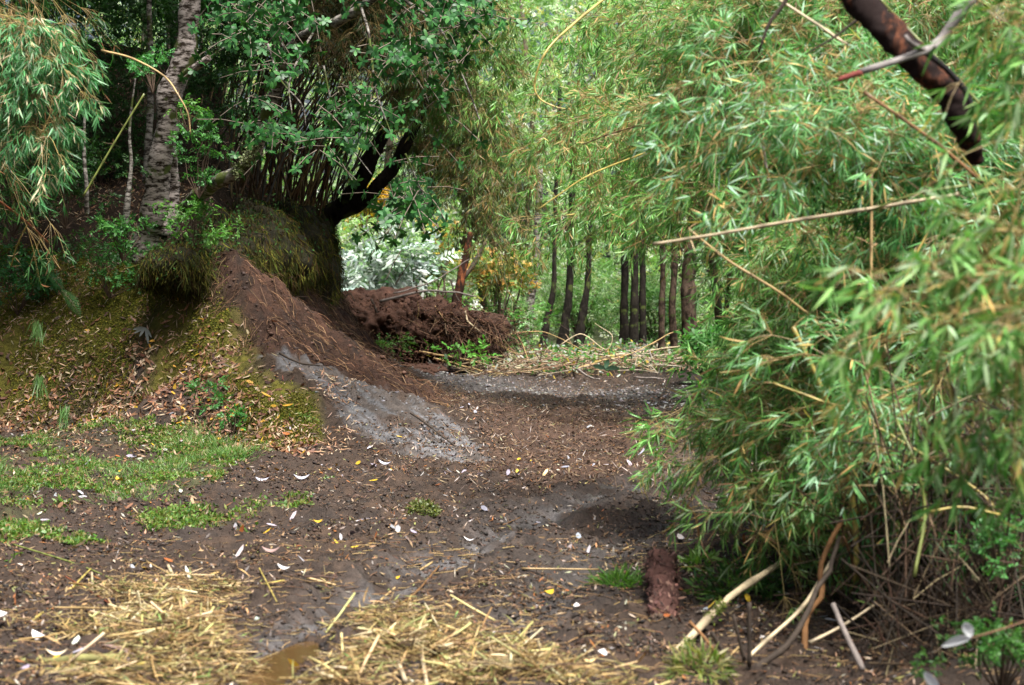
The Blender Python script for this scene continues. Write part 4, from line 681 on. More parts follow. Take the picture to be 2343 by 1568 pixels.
tree('thick mottled grey trunk leaning slightly right on the left bank', [(335, 600, 21.6), (345, 540, 21.5), (352, 450, 21.3), (372, 340, 21.1), (400, 200, 20.9), (425, 80, 20.8), (440, -40, 20.7), (470, -300, 20.5)], [.18, .15, .13, .115, .125, .105, .105, .09], M_birch,
     limbs=[([(400, 190, 20.9), (440, 160, 20.6), (478, 132, 20.4)], [.05, .04, .03]), ([(385, 540, 21.4), (395, 430, 21.4), (392, 330, 21.2), (398, 240, 21)], [.09, .07, .05, .04]), ([(470, -300, 20.5), (300, -600, 20), (100, -800, 19)], [.09, .06, .03]), ([(470, -300, 20.5), (700, -560, 20), (900, -700, 19)], [.09, .06, .03])],
     crown=crown_at(-9, -1.6, 19, 30, 4.9, 9.0, 150, 1.15, 26000, .07, .04, SHADED))  # leaf mass above the view, added and placed to darken the upper slope
tree('slim straight trunk left of the thick mottled one', [(335, 420, 22.5), (343, 250, 22.4), (345, 120, 22.3), (338, -60, 22.2)], [.045, .035, .03, .025], M_pbark, sides=10)
tree('thin short lichened stem low beside the mottled trunk', [(285, 540, 20.8), (292, 460, 20.7), (300, 380, 20.7), (296, 300, 20.7), (310, 180, 20.6)], [.04, .03, .02, .014, .006], M_pbark, 'sapling', 'sapling', sides=10)
tree('very thin spotted stem further left on the bank', [(198, 490, 20.5), (197, 420, 20.4), (192, 350, 20.4), (195, 200, 20.4)], [.025, .02, .018, .01], M_pbark, 'sapling', 'sapling', sides=8)
# the glossy-leaved tree with a curved pale trunk
def glossy(mb, twb):
    poly = np.array([(500, -60), (1110, -60), (1090, 120), (1010, 230), (1065, 330), (1040, 410), (1000, 545), (920, 585), (850, 420), (760, 350), (690, 360), (560, 280), (500, 190)], float)
    c = np.stack([U(480, 1120, 2600), U(-60, 590, 2600)], -1); c = c[inside(c[:, 0], c[:, 1], poly)]
    d = fbm(c, 1 / 75., 3, 5) - .75 * sst(800, 900, c[:, 0]) * sst(200, 330, c[:, 1]); c = c[d > -.15][:320]
    for x, y in c:
        o = at(x, y, U(16.6, 19.6)); D = nrm(np.array([U(-1, 1), U(-1, .6), U(-.9, .15)])); L = U(.16, .5); k = max(2, int(L / .1)); e = o + D * L
        tubes(twb, np.array([[o, (o + e) / 2 + [0, 0, .02], e]]), .004, 4, (.16, .13, .10), False)
        for q in range(k):
            b = o + D * L * (q + 1) / k; m = rng.integers(5, 8); a = np.arange(m) * 2 * np.pi / m + U(0, 6); ax = nrm(D + rng.normal(0, .35, 3) + [0, -.2, .35]); s1 = nrm(np.cross(ax, [0.1, 1, .2])); s2 = np.cross(ax, s1)
            LD = s1 * np.cos(a)[:, None] + s2 * np.sin(a)[:, None] + ax * U(.1, .5, (m, 1)) + [0, 0, -.25]
            leaves(mb, np.repeat(b[None], m, 0), LD, np.repeat(ax[None], m, 0), U(.05, .075, m), U(.024, .036, m), pick([(.02, .085, .02), (.03, .125, .027), (.05, .16, .035), (.015, .055, .015)], m), 'oval', U(.0, .35, m), .15)
P = w3([(425, 480, 21.3), (450, 452, 20.9), (475, 432, 20.4), (500, 415, 19.9), (545, 390, 19.7), (590, 330, 19.5), (610, 260, 19.3), (640, 190, 19.1), (665, 110, 18.9), (720, 70, 18.6), (790, 40, 18.3), (880, -30, 18), (1000, -200, 17.6)])
t = thing('tree', 'tree with glossy dark leaf rosettes and a curved pale lichened trunk', 'tree', tuple(P[0]))
trunk_mesh(P, [.075, .07, .07, .065, .062, .06, .055, .05, .045, .042, .04, .036, .03], 14, 110, .14).build('trunk', M_pbark, t, smooth=True)
for q, rr in [([(827, 20, 18), (843, 74, 17.8), (850, 134, 17.7), (860, 208, 17.6), (884, 279, 17.5), (905, 330, 17.4)], [.013, .011, .011, .009, .006, .004]), ([(660, 130, 18.9), (640, 90, 18.8), (655, 40, 18.7)], [.02, .015, .01]),
              ([(612, 100, 18.5), (640, 180, 18.4), (690, 240, 18.3), (700, 290, 18.3)], [.01, .009, .007, .004]), ([(927, 352, 17.5), (961, 430, 17.5), (1005, 524, 17.5)], [.008, .006, .004]), ([(720, 70, 18.6), (690, 120, 18.3), (662, 190, 18.2), (668, 262, 18.1)], [.013, .01, .008, .004]),
              ([(880, -30, 18), (1000, 60, 17.8), (1060, 180, 17.7), (1110, 310, 17.6)], [.016, .012, .008, .004]), ([(740, 150, 18), (760, 240, 18), (800, 330, 17.9), (850, 400, 17.8)], [.009, .008, .006, .004])]:
    trunk_mesh(w3(q), rr, 8, 40, .1).build('limb', M_pbark, t, smooth=True)
mb = MB(); tw = MB(); glossy(mb, tw); mb.build('crown', M_gloss, t); tw.build('twigs', M_wood, t)['kind'] = 'stuff'
mb = MB(); c = np.stack([at(x, y, Y - .06) for x, y, Y in [(577, 345, 19.5), (585, 325, 19.5), (565, 365, 19.6), (598, 300, 19.4), (545, 392, 19.7)]]); k = rng.integers(0, 5, 1000); leaves(mb, c[k] + rng.normal(0, .03, (1000, 3)), rng.normal(0, 1, (1000, 3)), rng.normal(0, 1, (1000, 3)), .022, .018, pick([(.2, .24, .1), (.28, .3, .16)], 1000), 'quad'); o = mb.build('lichen', M_moss, t)
# dark forked trunk
tree('massive black forked trunk growing sideways out of the bank top', [(640, 560, 29.6), (690, 525, 29.4), (745, 500, 29.0), (790, 465, 28.7), (828, 415, 28.4), (850, 360, 28.2), (880, 300, 28), (905, 240, 27.8), (940, 120, 27.5), (980, -60, 27)], [.26, .2, .15, .125, .105, .10, .09, .08, .07, .06], M_dbark,
     limbs=[([(770, 490, 28.8), (830, 462, 28.5), (875, 415, 28.3), (905, 375, 28.2), (935, 320, 28), (965, 255, 27.8), (1010, 150, 27.6), (1050, -40, 27)], [.11, .10, .095, .09, .08, .07, .06, .045])], crown=crown_at(-3.4, .4, 23, 31, 6.4, 9.5, 60, 1.1, 9000, .08, .04, SHADED), sides=22)
# charred leaning trunk top right
t = tree('charred black and rust red trunk leaning across the top right', [(1935, -40, 7.6), (1965, 5, 7.6), (2022, 68, 7.55), (2079, 125, 7.5), (2136, 179, 7.5), (2180, 232, 7.5), (2200, 280, 7.5), (2222, 330, 7.55), (2235, 370, 7.6)], [.05, .052, .05, .05, .052, .05, .047, .04, .03], M_rbark, 'leaning_trunk', 'dead trunk', sides=28, amp=.24)
mb = MB(); cane_mesh(mb, w3([(2085, 100, 7.42), (2130, 135, 7.4), (2175, 170, 7.4), (2210, 215, 7.4), (2222, 265, 7.4)]), .012, .01, (.012, .01, .01), 0, 8, .006); mb.build('loose_bark', M_wood, t, smooth=True)
P = w3([(1918, 184, 6.9), (1965, 168, 6.9), (2022, 150, 6.9), (2117, 118, 6.95), (2150, 95, 7), (2167, 72, 7), (2201, 23, 7), (2240, -30, 7)])
t = thing('broken_branch', 'grey forked dead branch with a red snapped tip crossing the charred trunk', 'branch', tuple(P[-1])); mb = MB(); cane_mesh(mb, P[1:], .011, .018, (.22, .2, .19), 0, 10, .004); mb.build('wood', M_wood, t, smooth=True)
mb = MB(); cane_mesh(mb, [P[0], (P[0] + P[1]) / 2, P[1] + (P[2] - P[1]) * .1], .008, .0115, (.2, .05, .04), 0, 10, .002); mb.build('tip', M_wood, t, smooth=True)
mb = MB(); cane_mesh(mb, w3([(2117, 118, 6.95), (2085, 100, 6.9), (2070, 82, 6.9)]), .01, .006, (.16, .14, .13), 0, 8, .002); mb.build('side_twig', M_wood, t, smooth=True)
cane([(1810, -15, 8), (1790, 20, 8), (1756, 57, 8), (1733, 118, 8)], .009, .006, 'dark', 'black knobbly twig hanging from the top edge', 'twig', 'twig', 0, None, False, wob=.006)
cane([(1965, 42, 7.9), (1940, 62, 7.9), (1908, 87, 7.9), (1843, 125, 7.9)], .006, .003, 'dark', 'thin black twig left of the charred trunk', 'twig', 'twig', 0, None, False, wob=.004)

# background trunks
BT = 'slim trunks behind the end of the track'
for lab, pts, r, mt in [
 ('leftmost and palest of the slim background trunks', [(1203, 810, 40), (1210, 720, 40), (1222, 640, 40), (1228, 560, 40), (1235, 380, 40)], [.09, .08, .07, .07, .06], M_pbark),
 ('dark curved slim trunk right of the palest one', [(1240, 800, 41), (1252, 730, 41), (1266, 660, 41), (1268, 590, 41), (1272, 420, 41), (1280, 200, 41)], [.10, .06, .05, .045, .04, .04], M_dbark),
 ('mossy green slim trunk in the middle of the background row', [(1284, 800, 43), (1296, 720, 43), (1304, 640, 43), (1306, 560, 43), (1310, 300, 43)], [.12, .085, .075, .07, .06], M_dbark),
 ('speckled slim trunk nearest left of the dark trio', [(1322, 800, 41), (1332, 720, 41), (1344, 640, 41), (1348, 570, 41), (1350, 350, 41)], [.11, .075, .06, .05, .05], M_dbark)]:
    tree(lab, pts, r, mt, group=BT, n=40, sides=12)
for lab, pts, r in [('left trunk of the dark trio with a side limb near its top', [(1426, 815, 36.5), (1428, 720, 36.5), (1430, 620, 36.5), (1428, 520, 36.5), (1425, 380, 36.5), (1420, 100, 36.5)], [.09, .07, .068, .06, .05, .04]),
                    ('middle and thickest trunk of the dark trio', [(1450, 815, 36), (1450, 720, 36), (1451, 620, 36), (1452, 500, 36), (1462, 250, 36)], [.10, .072, .07, .065, .05]),
                    ('right and thinnest trunk of the dark trio', [(1470, 808, 36.3), (1470, 720, 36.3), (1470, 620, 36.3), (1468, 560, 36.3), (1480, 300, 36.3)], [.075, .055, .052, .05, .04])]:
    tree(lab, pts, r, M_dbark, group='three dark trunks at the track edge', n=40, sides=12, limbs=[([(1434, 545, 36.5), (1400, 515, 36.4), (1375, 480, 36.3), (1362, 440, 36.3)], [.045, .04, .03, .02])] if lab.startswith('left') else ())
for lab, pts, r in [('brown trunk just right of the dark trio', [(1512, 800, 33), (1514, 700, 33), (1516, 600, 33), (1514, 480, 33)], [.06, .05, .05, .04]), ('thick brown trunk half hidden by the bamboo', [(1578, 800, 31), (1575, 700, 31), (1580, 600, 31), (1590, 450, 31)], [.13, .11, .10, .08]), ('slim brown trunk against the thick half hidden one', [(1540, 800, 32), (1538, 700, 32), (1542, 600, 32), (1548, 450, 32)], [.06, .055, .05, .04])]:
    tree(lab, pts, r, M_bbark, group='brown trunks beside the bamboo', n=40, sides=12)
t = tree('broken orange red snag behind the earth mound', [(1040, 760, 36), (1048, 680, 36), (1058, 620, 36), (1068, 580, 36), (1076, 530, 36)], [.10, .085, .07, .065, .05], M_obark, 'snag', 'dead tree', sides=12, n=40)
cane([(1052, 650, 36.4), (1085, 600, 36.6), (1110, 555, 36.8)], .05, .03, 'dark', 'dark leaning stem right of the orange snag', 'stem', 'stem', 0, None, False, wob=.02)

# ------------------------------------------------------------------ earth mound
t = thing('earth_mound', 'mound of dug up dark brown earth at the end of the track', 'earth mound', (*at(940, 820, 32.5)[:2], 0))
mb = MB()
blob(mb, at(870, 770, 33), (.82, .8, .56), (.085, .042, .027), 150, .36, 3.2, 2); blob(mb, at(965, 765, 32.6), (.72, .7, .46), (.07, .034, .022), 130, .42, 3.4, 3)
blob(mb, at(820, 705, 33.4), (.34, .4, .24), (.075, .036, .024), 64, .5, 3.5, 7); blob(mb, at(900, 690, 33.4), (.4, .4, .17), (.075, .036, .024), 64, .5, 3.5, 8); blob(mb, at(1085, 748, 32.4), (.40, .42, .22), (.055, .028, .018), 80, .42, 3.4, 5); blob(mb, at(1010, 728, 32.4), (.36, .4, .12), (.065, .032, .02), 64, .5, 4, 6)
blob(mb, at(880, 850, 31), (.75, 1.6, .12), (.09, .045, .03), 80, .3, 2.6, 9); blob(mb, at(1075, 800, 33.2), (.45, .5, .28), (.03, .016, .011), 64, .35, 3, 10)
mb.build('soil', M_earth, t, smooth=True)
mb = MB(); c = np.stack([at(x, y, Y) for x, y, Y in [(870, 770, 32.4), (965, 770, 32.1), (1085, 750, 32), (830, 740, 32.6), (900, 830, 30.6), (1000, 730, 32)]]); k = rng.integers(0, 6, 3600); lumps(mb, c[k] + rng.normal(0, .22, (3600, 3)) * [1.4, .6, .9], U(.006, .03, 3600), pick([(.10, .045, .028), (.055, .028, .018), (.14, .07, .04)], 3600)); mb.build('clods', M_earth, t)
mb = MB(); n = 700; P = at(1070, 765, 32) + rng.normal(0, 1, (n, 3)) * [.42, .1, .14]; D = nrm(rng.normal(0, .5, (n, 3)) + [.4, -.6, -.3]) * U(.1, .45, n)[:, None]; tubes(mb, np.stack([P, P + D * .5 + rng.normal(0, .03, (n, 3)), P + D + [0, 0, -.04]], 1), np.stack([U(.003, .007, n)] * 3, 1), 3, pick([(.10, .05, .03), (.2, .12, .07), (.03, .018, .012)], n), False); mb.build('root_hairs', M_wood, t)['kind'] = 'stuff'
for pts, r0, r1, c in [([(1068, 735, 31.8), (1064, 712, 31.9)], .014, .008, 'pale'), ([(1068, 735, 31.8), (1088, 752, 31.8), (1108, 765, 31.9)], .014, .012, 'pale'), ([(848, 685, 32.5), (866, 720, 32.4), (880, 745, 32.3)], .018, .014, 'dark'), ([(950, 745, 32), (958, 710, 32), (955, 690, 32)], .008, .005, 'tan'),
                       ([(995, 700, 32), (1015, 730, 31.9), (1035, 755, 31.9)], .008, .006, 'tan'), ([(1110, 770, 31.9), (1140, 790, 31.9), (1180, 810, 31.8)], .01, .006, 'tan'), ([(780, 690, 32.8), (800, 672, 32.8), (812, 690, 32.7)], .014, .008, 'dark'), ([(1080, 790, 32), (1130, 775, 31.9), (1155, 800, 31.9)], .008, .004, 'tan')]:
    mb = MB(); cane_mesh(mb, w3(pts), r0, r1, CANEC[c], 0, 7, .008); mb.build('root', M_wood, t, smooth=True)
for pts, r0, r1, c, lab in [
 ([(870, 690, 32), (960, 668, 32), (1040, 668, 32.2), (1090, 680, 32.4)], .02, .012, 'grey', 'long bare grey branch lying over the top of the earth mound'),
 ([(900, 672, 32.6), (1000, 640, 32.8), (1060, 600, 33), (1100, 585, 33)], .012, .006, 'grey', 'thin grey branch rising right above the earth mound'),
 ([(1030, 640, 32.8), (1045, 680, 32.6), (1075, 712, 32.5)], .014, .01, 'dark', 'dark stick propped against the back of the mound'),
 ([(960, 805, 31.5), (1060, 822, 31.3), (1150, 845, 31), (1220, 858, 30.6)], .016, .010, 'tan', 'pale branch lying from the mound foot towards the centre'),
 ([(990, 820, 31), (1090, 845, 30.6), (1170, 862, 30.2)], .014, .009, 'tan', 'second pale branch in front of the mound foot'),
 ([(1160, 845, 31), (1300, 832, 31), (1420, 812, 31.4), (1540, 795, 31.8), (1640, 790, 32)], .014, .012, 'pale', 'long pale branch lying level below the dark trio'),
 ([(1300, 850, 30.5), (1380, 825, 30.6), (1440, 810, 30.8), (1520, 770, 31), (1600, 735, 31.2)], .011, .007, 'tan', 'tan branch rising right in front of the dark trio'),
 ([(1280, 790, 31), (1330, 765, 31), (1385, 800, 31), (1400, 770, 31), (1360, 740, 31.2)], .008, .004, 'pale', 'thin curling branch over the brushwood'),
 ([(1440, 815, 30.6), (1480, 800, 30.6), (1500, 830, 30.4), (1560, 840, 30.2)], .01, .006, 'grey', 'crooked grey branch right of the brushwood'),
 ([(1310, 840, 30.4), (1350, 862, 29.6), (1370, 866, 29.4)], .016, .012, 'grey', 'short grey branch end sticking towards the track'),
 ([(1180, 760, 32), (1200, 800, 31.6), (1215, 850, 31)], .007, .005, 'tan', 'thin upright tan stick right of the earth mound'),
 ([(1450, 862, 29.6), (1540, 868, 29.2), (1620, 876, 29)], .012, .008, 'grey', 'grey branch along the far right edge of the track'),
 ([(640, 810, 19.1), (690, 830, 18.9), (735, 838, 18.8)], .012, .006, 'dark', 'dark root lying on the upper rock slab'),
 ([(940, 945, 18.15), (1000, 990, 17.75), (1060, 1035, 17.35)], .008, .006, 'dark', 'straight dark stick lying down the rock slab'),
 ([(1130, 770, 33), (1240, 760, 33), (1330, 800, 32)], .008, .005, 'tan', 'thin arched branch behind the brushwood')]:
    cane(pts, r0, r1, c, lab, 'dead_branch', 'branch', 0, None, False, wob=.015 if r0 > .01 else .006)
mb = MB(); n = 6500; q = np.stack([U(1.45, 3.6, n), U(8.0, 11, n)], -1); q = q[q[:, 0] > 1.2 + (q[:, 1] - 8) * .12]; n = len(q); P = on(q[:, 0], q[:, 1]); P[:, 2] += U(0, 1, n) ** 2 * 1.0; D = nrm(rng.normal(0, 1, (n, 3)) * [.5, .5, .6] + [0, 0, .5]) * U(.06, .4, n)[:, None]
tubes(mb, np.stack([P - D, P + rng.normal(0, .015, (n, 3)), P + D], 1), np.stack([U(.0012, .004, n)] * 3, 1), 4, pick([(.06, .036, .022), (.025, .018, .013), (.2, .15, .09), (.045, .032, .022)], n, p=[.3, .35, .12, .23]), False)
stuff(mb, 'dead_twigs', M_wood, 'tangle of dead brown twigs low in the right thicket')
mb = MB(); nc = 120; crown_leaves(mb, np.stack([U(2.0, 3.6, nc), U(9.6, 11.5, nc), U(.0, 1.1, nc)], -1), U(.1, .3, nc), 2300, .06, .009, [(.03, .10, .02), (.05, .15, .03), (.09, .2, .05), (.16, .11, .05)], [.35, .35, .2, .1], 'lance', 7)
stuff(mb, 'undergrowth', M_soft, 'dark green undergrowth among the dead twigs at lower right')
mb = MB(); c = gp(1400, 840); n = 1300; q = np.stack([U(-.6, 2.8, n), U(30.2, 35, n)], -1); P = on(q[:, 0], q[:, 1]); P[:, 2] += U(0, .22, n); a = U(0, 6.28, n); D = np.stack([np.cos(a), np.sin(a) * .6, U(-.3, .4, n)], -1) * U(.1, .55, n)[:, None]
tubes(mb, np.stack([P - D, P + rng.normal(0, .05, (n, 3)), P + D], 1), np.stack([U(.003, .008, n)] * 3, 1), 4, pick([(.36, .26, .15), (.2, .13, .08), (.42, .36, .26), (.09, .06, .04)], n), False)
stuff(mb, 'brushwood', M_wood, 'tangle of cut twigs along the far edge of the track')
mb = MB(); n = 3000; q = np.stack([rng.normal(1.5, 1.0, n), U(30.2, 36, n)], -1); P = on(q[:, 0], q[:, 1]); P[:, 2] += U(0, .3, n)
leaves(mb, P, rng.normal(0, 1, (n, 3)), rng.normal(0, .6, (n, 3)) + [0, -.3, 1], U(.06, .12, n), U(.02, .045, n), pick([(.06, .16, .03), (.1, .24, .05), (.4, .42, .36), (.45, .33, .06), (.05, .1, .05)], n, p=[.35, .25, .2, .08, .12]), 'oval', .2)
stuff(mb, 'cut_foliage', M_soft, 'cut leafy twigs thrown down at the far edge of the track')

# ------------------------------------------------------------------ overhanging sod on the bank
mb = MB(); lob = [(405, 600, 21.2, .34, .5, .2), (470, 585, 22.2, .40, .8, .25), (530, 560, 23.6, .45, .9, .34), (580, 555, 25, .5, 1.2, .46), (630, 565, 27, .5, 1.3, .58), (688, 595, 29.3, .37, 1.2, .60), (718, 555, 29.6, .2, .8, .42)]
SP = []
for i, (x, y, Y, a, b, c) in enumerate(lob): SP.append(blob(mb, at(x, y + 14, Y) + [.14, -.35, 0], (a, b, c), (.022, .02, .009), 90, .3, 2.6, 20 + i).reshape(-1, 3))
o = mb.build('bank_overhang', M_earth, smooth=True); o['kind'] = 'structure'; o['label'] = 'mossy sod overhanging the earth cutting'
SPa = np.concatenate(SP); mb = MB(); n = 110000; P = SPa[rng.integers(0, len(SPa), n)] + rng.normal(0, .03, (n, 3))
leaves(mb, P, rng.normal(0, .35, (n, 3)) + [.15, -.35, -1], rng.normal(0, 1, (n, 3)), U(.04, .2, n) * (.5 + sst(-.4, .5, fbm(P, 3, 3, 9))), U(.004, .012, n), pick([(.07, .08, .014), (.035, .045, .012), (.13, .12, .02), (.06, .035, .015)], n) * (.6 + .8 * sst(-.4, .5, fbm(P, 2.2, 3, 19)))[:, None], 'quad', .3)
n = 9000; P = SPa[rng.integers(0, len(SPa), n)] + rng.normal(0, .05, (n, 3)) + [0, -.03, .03]; leaves(mb, P, rng.normal(0, 1, (n, 3)), rng.normal(0, .7, (n, 3)) + [0, -.3, 1], U(.02, .06, n), U(.012, .026, n), pick([(.03, .08, .02), (.05, .12, .03), (.05, .035, .02)], n), 'oval', .2)
stuff(mb, 'hanging_moss', M_moss, 'dark hanging moss and grass on the overhanging sod')
mb = MB(); n = 2600; u = U(0, 1, n); e = np.stack([np.interp(u, [0, .2, .5, .8, 1], [at(*p)[k] for p in ((400, 600, 20.9), (480, 612, 21.3), (600, 645, 24), (690, 680, 28), (755, 705, 30.2))]) for k in range(3)], -1) + rng.normal(0, .05, (n, 3)); L = U(.05, .3, n)[:, None]
tubes(mb, np.stack([e, e + [0, -.04, 0] + L * [0.1, -.1, -.5], e + L * [0.05, 0, -1.]], 1), .002, 3, pick([(.12, .11, .03), (.06, .06, .015), (.15, .09, .04)], n), False)
stuff(mb, 'root_fringe', M_wood, 'thin roots fringing the lower lip of the overhanging sod')

# ------------------------------------------------------------------ plants on the left slope
def plant(label, base, h, spread, n, L, W, cols, name='shrub', cat='shrub', kind='oval', mt=None, stems=4, up=.0, colp=None):
    b = at(*base); t = thing(name, label, cat, tuple(b)); nc = max(5, n // 14); c = b + np.stack([rng.normal(0, spread * .5, nc), rng.normal(0, spread * .4, nc), U(.1, 1, nc) * h], -1); mb = MB()
    crown_leaves(mb, c, spread * .28, n, L, W, cols, colp, kind, 8, .5); mb.build('foliage', mt or M_soft, t)
    mb = MB(); e = c[rng.integers(0, nc, stems * 3)]; tubes(mb, np.stack([np.tile(b - [0, 0, .1], (stems * 3, 1)), (b + e) / 2 + rng.normal(0, .04, (stems * 3, 3)), e], 1), np.array([[.006, .004, .002]]), 4, (.09, .06, .04), False); mb.build('stems', M_wood, t); return t
GR = [(.035, .12, .03), (.05, .17, .04), (.08, .23, .05)]
for a in [
 ('fresh green fine leaved twigs between the pale spray and the mottled trunk', (350, 190, 19.6), .3, .2, 120, .028, .013, [(.06, .22, .06), (.09, .28, .08)]),
 ('small fine leaved shrub against the right side of the mottled trunk', (455, 430, 19.9), .7, .22, 260, .026, .015, GR),
 ('bright twig of round leaves hanging before the mottled trunk', (430, 275, 18.4), .12, .16, 26, .035, .02, [(.09, .28, .05), (.14, .33, .07)]),
 ('low shrub at the base of the mottled trunk', (280, 575, 20.6), .3, .3, 160, .03, .016, GR),
 ('yellow green shrub right below the mottled trunk', (440, 560, 20.6), .45, .35, 260, .026, .015, [(.08, .22, .04), (.13, .3, .06)]),
 ('dark leafy shrub at the far left above the moss', (40, 700, 22.2), .6, .5, 380, .04, .018, [(.03, .12, .035), (.045, .17, .05)]),
 ('small green shrub on the upper middle of the moss bank', (250, 660, 21.6), .5, .5, 320, .03, .015, GR),
 ('shrub with larger leaves below the overhang edge', (360, 640, 21.3), .3, .25, 120, .04, .02, GR),
 ('delicate green sprig in the lower right of the moss bank', (480, 960, 18.3), .3, .25, 70, .03, .014, [(.08, .25, .06)]),
 ('little green sprig at the right edge of the moss bank', (530, 985, 17.9), .18, .15, 40, .03, .015, [(.08, .26, .06)]),
 ('dark shrub on the slope at the far left under the pale spray', (30, 520, 22.8), 1.0, .8, 700, .035, .016, SHADED),
 ('dark shrub on the slope behind the yellow green slanting cane', (150, 400, 24), 1.1, .8, 800, .04, .016, SHADED),
 ('dark shrub under the pale bamboo spray', (150, 500, 21.3), .9, .6, 600, .035, .016, SHADED),
 ('dark shrub between the saplings and the mottled trunk', (230, 400, 24.5), 1.3, .6, 700, .035, .016, SHADED),
 ('dark shrub right of the mottled trunk in deep shade', (470, 330, 24), 1.3, .5, 500, .035, .017, SHADED),
 ('shrub in deep shade behind the slim straight trunk', (300, 250, 25.5), 1.6, .9, 1000, .05, .02, SHADED),
 ('shrub in deep shade behind the pale bamboo spray', (90, 280, 25), 1.8, 1.0, 1200, .05, .02, SHADED),
 ('shrub in deep shade at the top between the two pale trunks', (540, 180, 26), 1.4, .9, 900, .05, .022, SHADED),
 ('shrub in deep shade at the top left of the mottled trunk', (230, 60, 27), 1.6, 1.2, 1400, .06, .024, SHADED),
 ('leafy shrub with upright leaves at the far right end of the brushwood', (1610, 850, 27), .45, .5, 160, .1, .035, [(.06, .18, .04), (.1, .26, .07)]),
 ('bright seedlings at the foot of the earth mound', (1050, 812, 30.8), .12, .4, 26, .08, .03, [(.12, .36, .05), (.18, .42, .08)]),
 ('small green sprout on the mound below its left shoulder', (880, 800, 31.4), .12, .3, 40, .07, .03, [(.1, .2, .05)]),
 ('fine leaved dark shrub in the bottom right corner', (2290, 1530, 7.4), .16, .2, 300, .016, .008, [(.04, .14, .025), (.07, .2, .035)]),
 ('small leaved shrub at the right edge above the white leaves', (2290, 1290, 8), .22, .16, 160, .018, .008, [(.04, .15, .03), (.07, .22, .05)])]:
    plant(*a)
# ferns
def fern(px, py, Y, L, ang, label, n=22):
    b = at(px, py, Y); t = thing('fern', label, 'fern', tuple(b)); s = np.linspace(0, 1, n); a = R(ang); D = np.array([math.cos(a), -.3, math.sin(a)]); ax = b + D * L * s[:, None] + np.array([0, -.1, -.45]) * L * (s ** 2)[:, None]; mb = MB()
    tubes(mb, ax[None], np.linspace(.003, .001, n)[None], 4, (.1, .12, .04)); mb.build('stalk', M_cane, t, smooth=True); mb = MB(); T = nrm(np.gradient(ax, axis=0)); S = nrm(np.cross(T, [0, 1, .3])); w = L * .32 * np.sin(np.pi * (s * .85 + .12))
    for k in (-1, 1): leaves(mb, ax, S * k + T * .5, np.tile([0, -1, .4], (n, 1)), w, w * .07 + .002, jit((.07, .22, .07), n), 'lance', .2)
    mb.build('frond', M_soft, t)
fern(105, 625, 21.6, .22, -25, 'upper small fern frond on the left slope'); fern(140, 665, 21.4, .26, -35, 'lower small fern frond on the left slope'); fern(1400, 1350, 10.6, .12, 160, 'flat green fern tip left of the red log')
for px, py, lab in [(150, 990, 'left'), (95, 920, 'mid'), (85, 800, 'up')]:
    b = at(px, py - 60, 20.8 if py > 900 else 21.5); n = 60; mb = MB(); leaves(mb, b + rng.normal(0, .03, (n, 3)), rng.normal(0, .2, (n, 3)) + [0, -.3, -1], rng.normal(0, 1, (n, 3)), U(.1, .3, n), .007, jit((.12, .24, .07), n), 'lance', .2)
    tag(mb.build('grass_tuft', M_soft), {'left': 'hanging grass tuft nearest the foot of the moss bank', 'mid': 'hanging grass tuft in the middle of the moss bank at far left', 'up': 'hanging grass tuft highest on the moss bank at far left'}[lab], 'grass tuft')
# white-leaf sprig on the moss, and white leaves bottom right
def sprig(label, p, dirs, L, W, c, name='leaf_sprig', cat='leaf sprig', stem=None):
    p = np.array(p); t = thing(name, label, cat, tuple(p))
    for d, l in dirs:
        mb = MB(); d = nrm(np.array(d, float)); tt = np.linspace(0, 1, 9); w = W * .5 * np.sin(np.pi * np.clip(tt * .96 + .02, 0, 1)) ** .75; S = nrm(np.cross(d, [0, 1, .35])); Cn = p + d * (tt * l * L)[:, None] + np.array([0, -.1, -.2]) * L * (tt ** 2)[:, None]
        V = np.concatenate([Cn - S * w[:, None], Cn + [0, .005, 0], Cn + S * w[:, None]]); i = np.arange(8); mb.add(V, [np.stack([i, i + 1, i + 10, i + 9], -1), np.stack([i + 9, i + 10, i + 19, i + 18], -1)], c); mb.build('leaf', M_pale, t, smooth=True)
    if stem: mb = MB(); cane_mesh(mb, w3(stem), .004, .003, (.18, .1, .06), 0, 6); mb.build('stem', M_wood, t, smooth=True)
sprig('sprig of white backed leaves lying on the moss bank', at(332, 750, 20.75), [((-1, 0, .05), 1), ((-.9, 0, -.25), .9), ((-.6, 0, -.7), .7), ((.25, 0, -1), 1.2), ((.6, 0, -.7), .8)], .12, .028, (.42, .47, .45))
sprig('shrub with broad white leaves low at the right edge', at(2222, 1460, 6.6), [((-1, 0, -.06), 1.05), ((-.35, 0, 1), .8)], .09, .034, (.86, .88, .88), 'white_leaved_shrub', 'shrub', [(2222, 1460, 6.6), (2290, 1440, 6.6), (2350, 1420, 6.6)])
sprig('white leaf pair rising from the bottom edge at right', at(2150, 1590, 6.4), [((-.5, 0, .9), 1.15), ((.9, 0, .4), .5)], .09, .03, (.86, .88, .88), 'white_leaved_shrub', 'shrub', [(2150, 1590, 6.4), (2240, 1600, 6.4)])
sprig('grey green broad leaf among the mound foot branches', at(1385, 845, 29.4), [((1, 0, .3), 1), ((-.8, 0, .4), 1), ((.2, 0, 1), .9)], .2, .07, (.1, .2, .12))

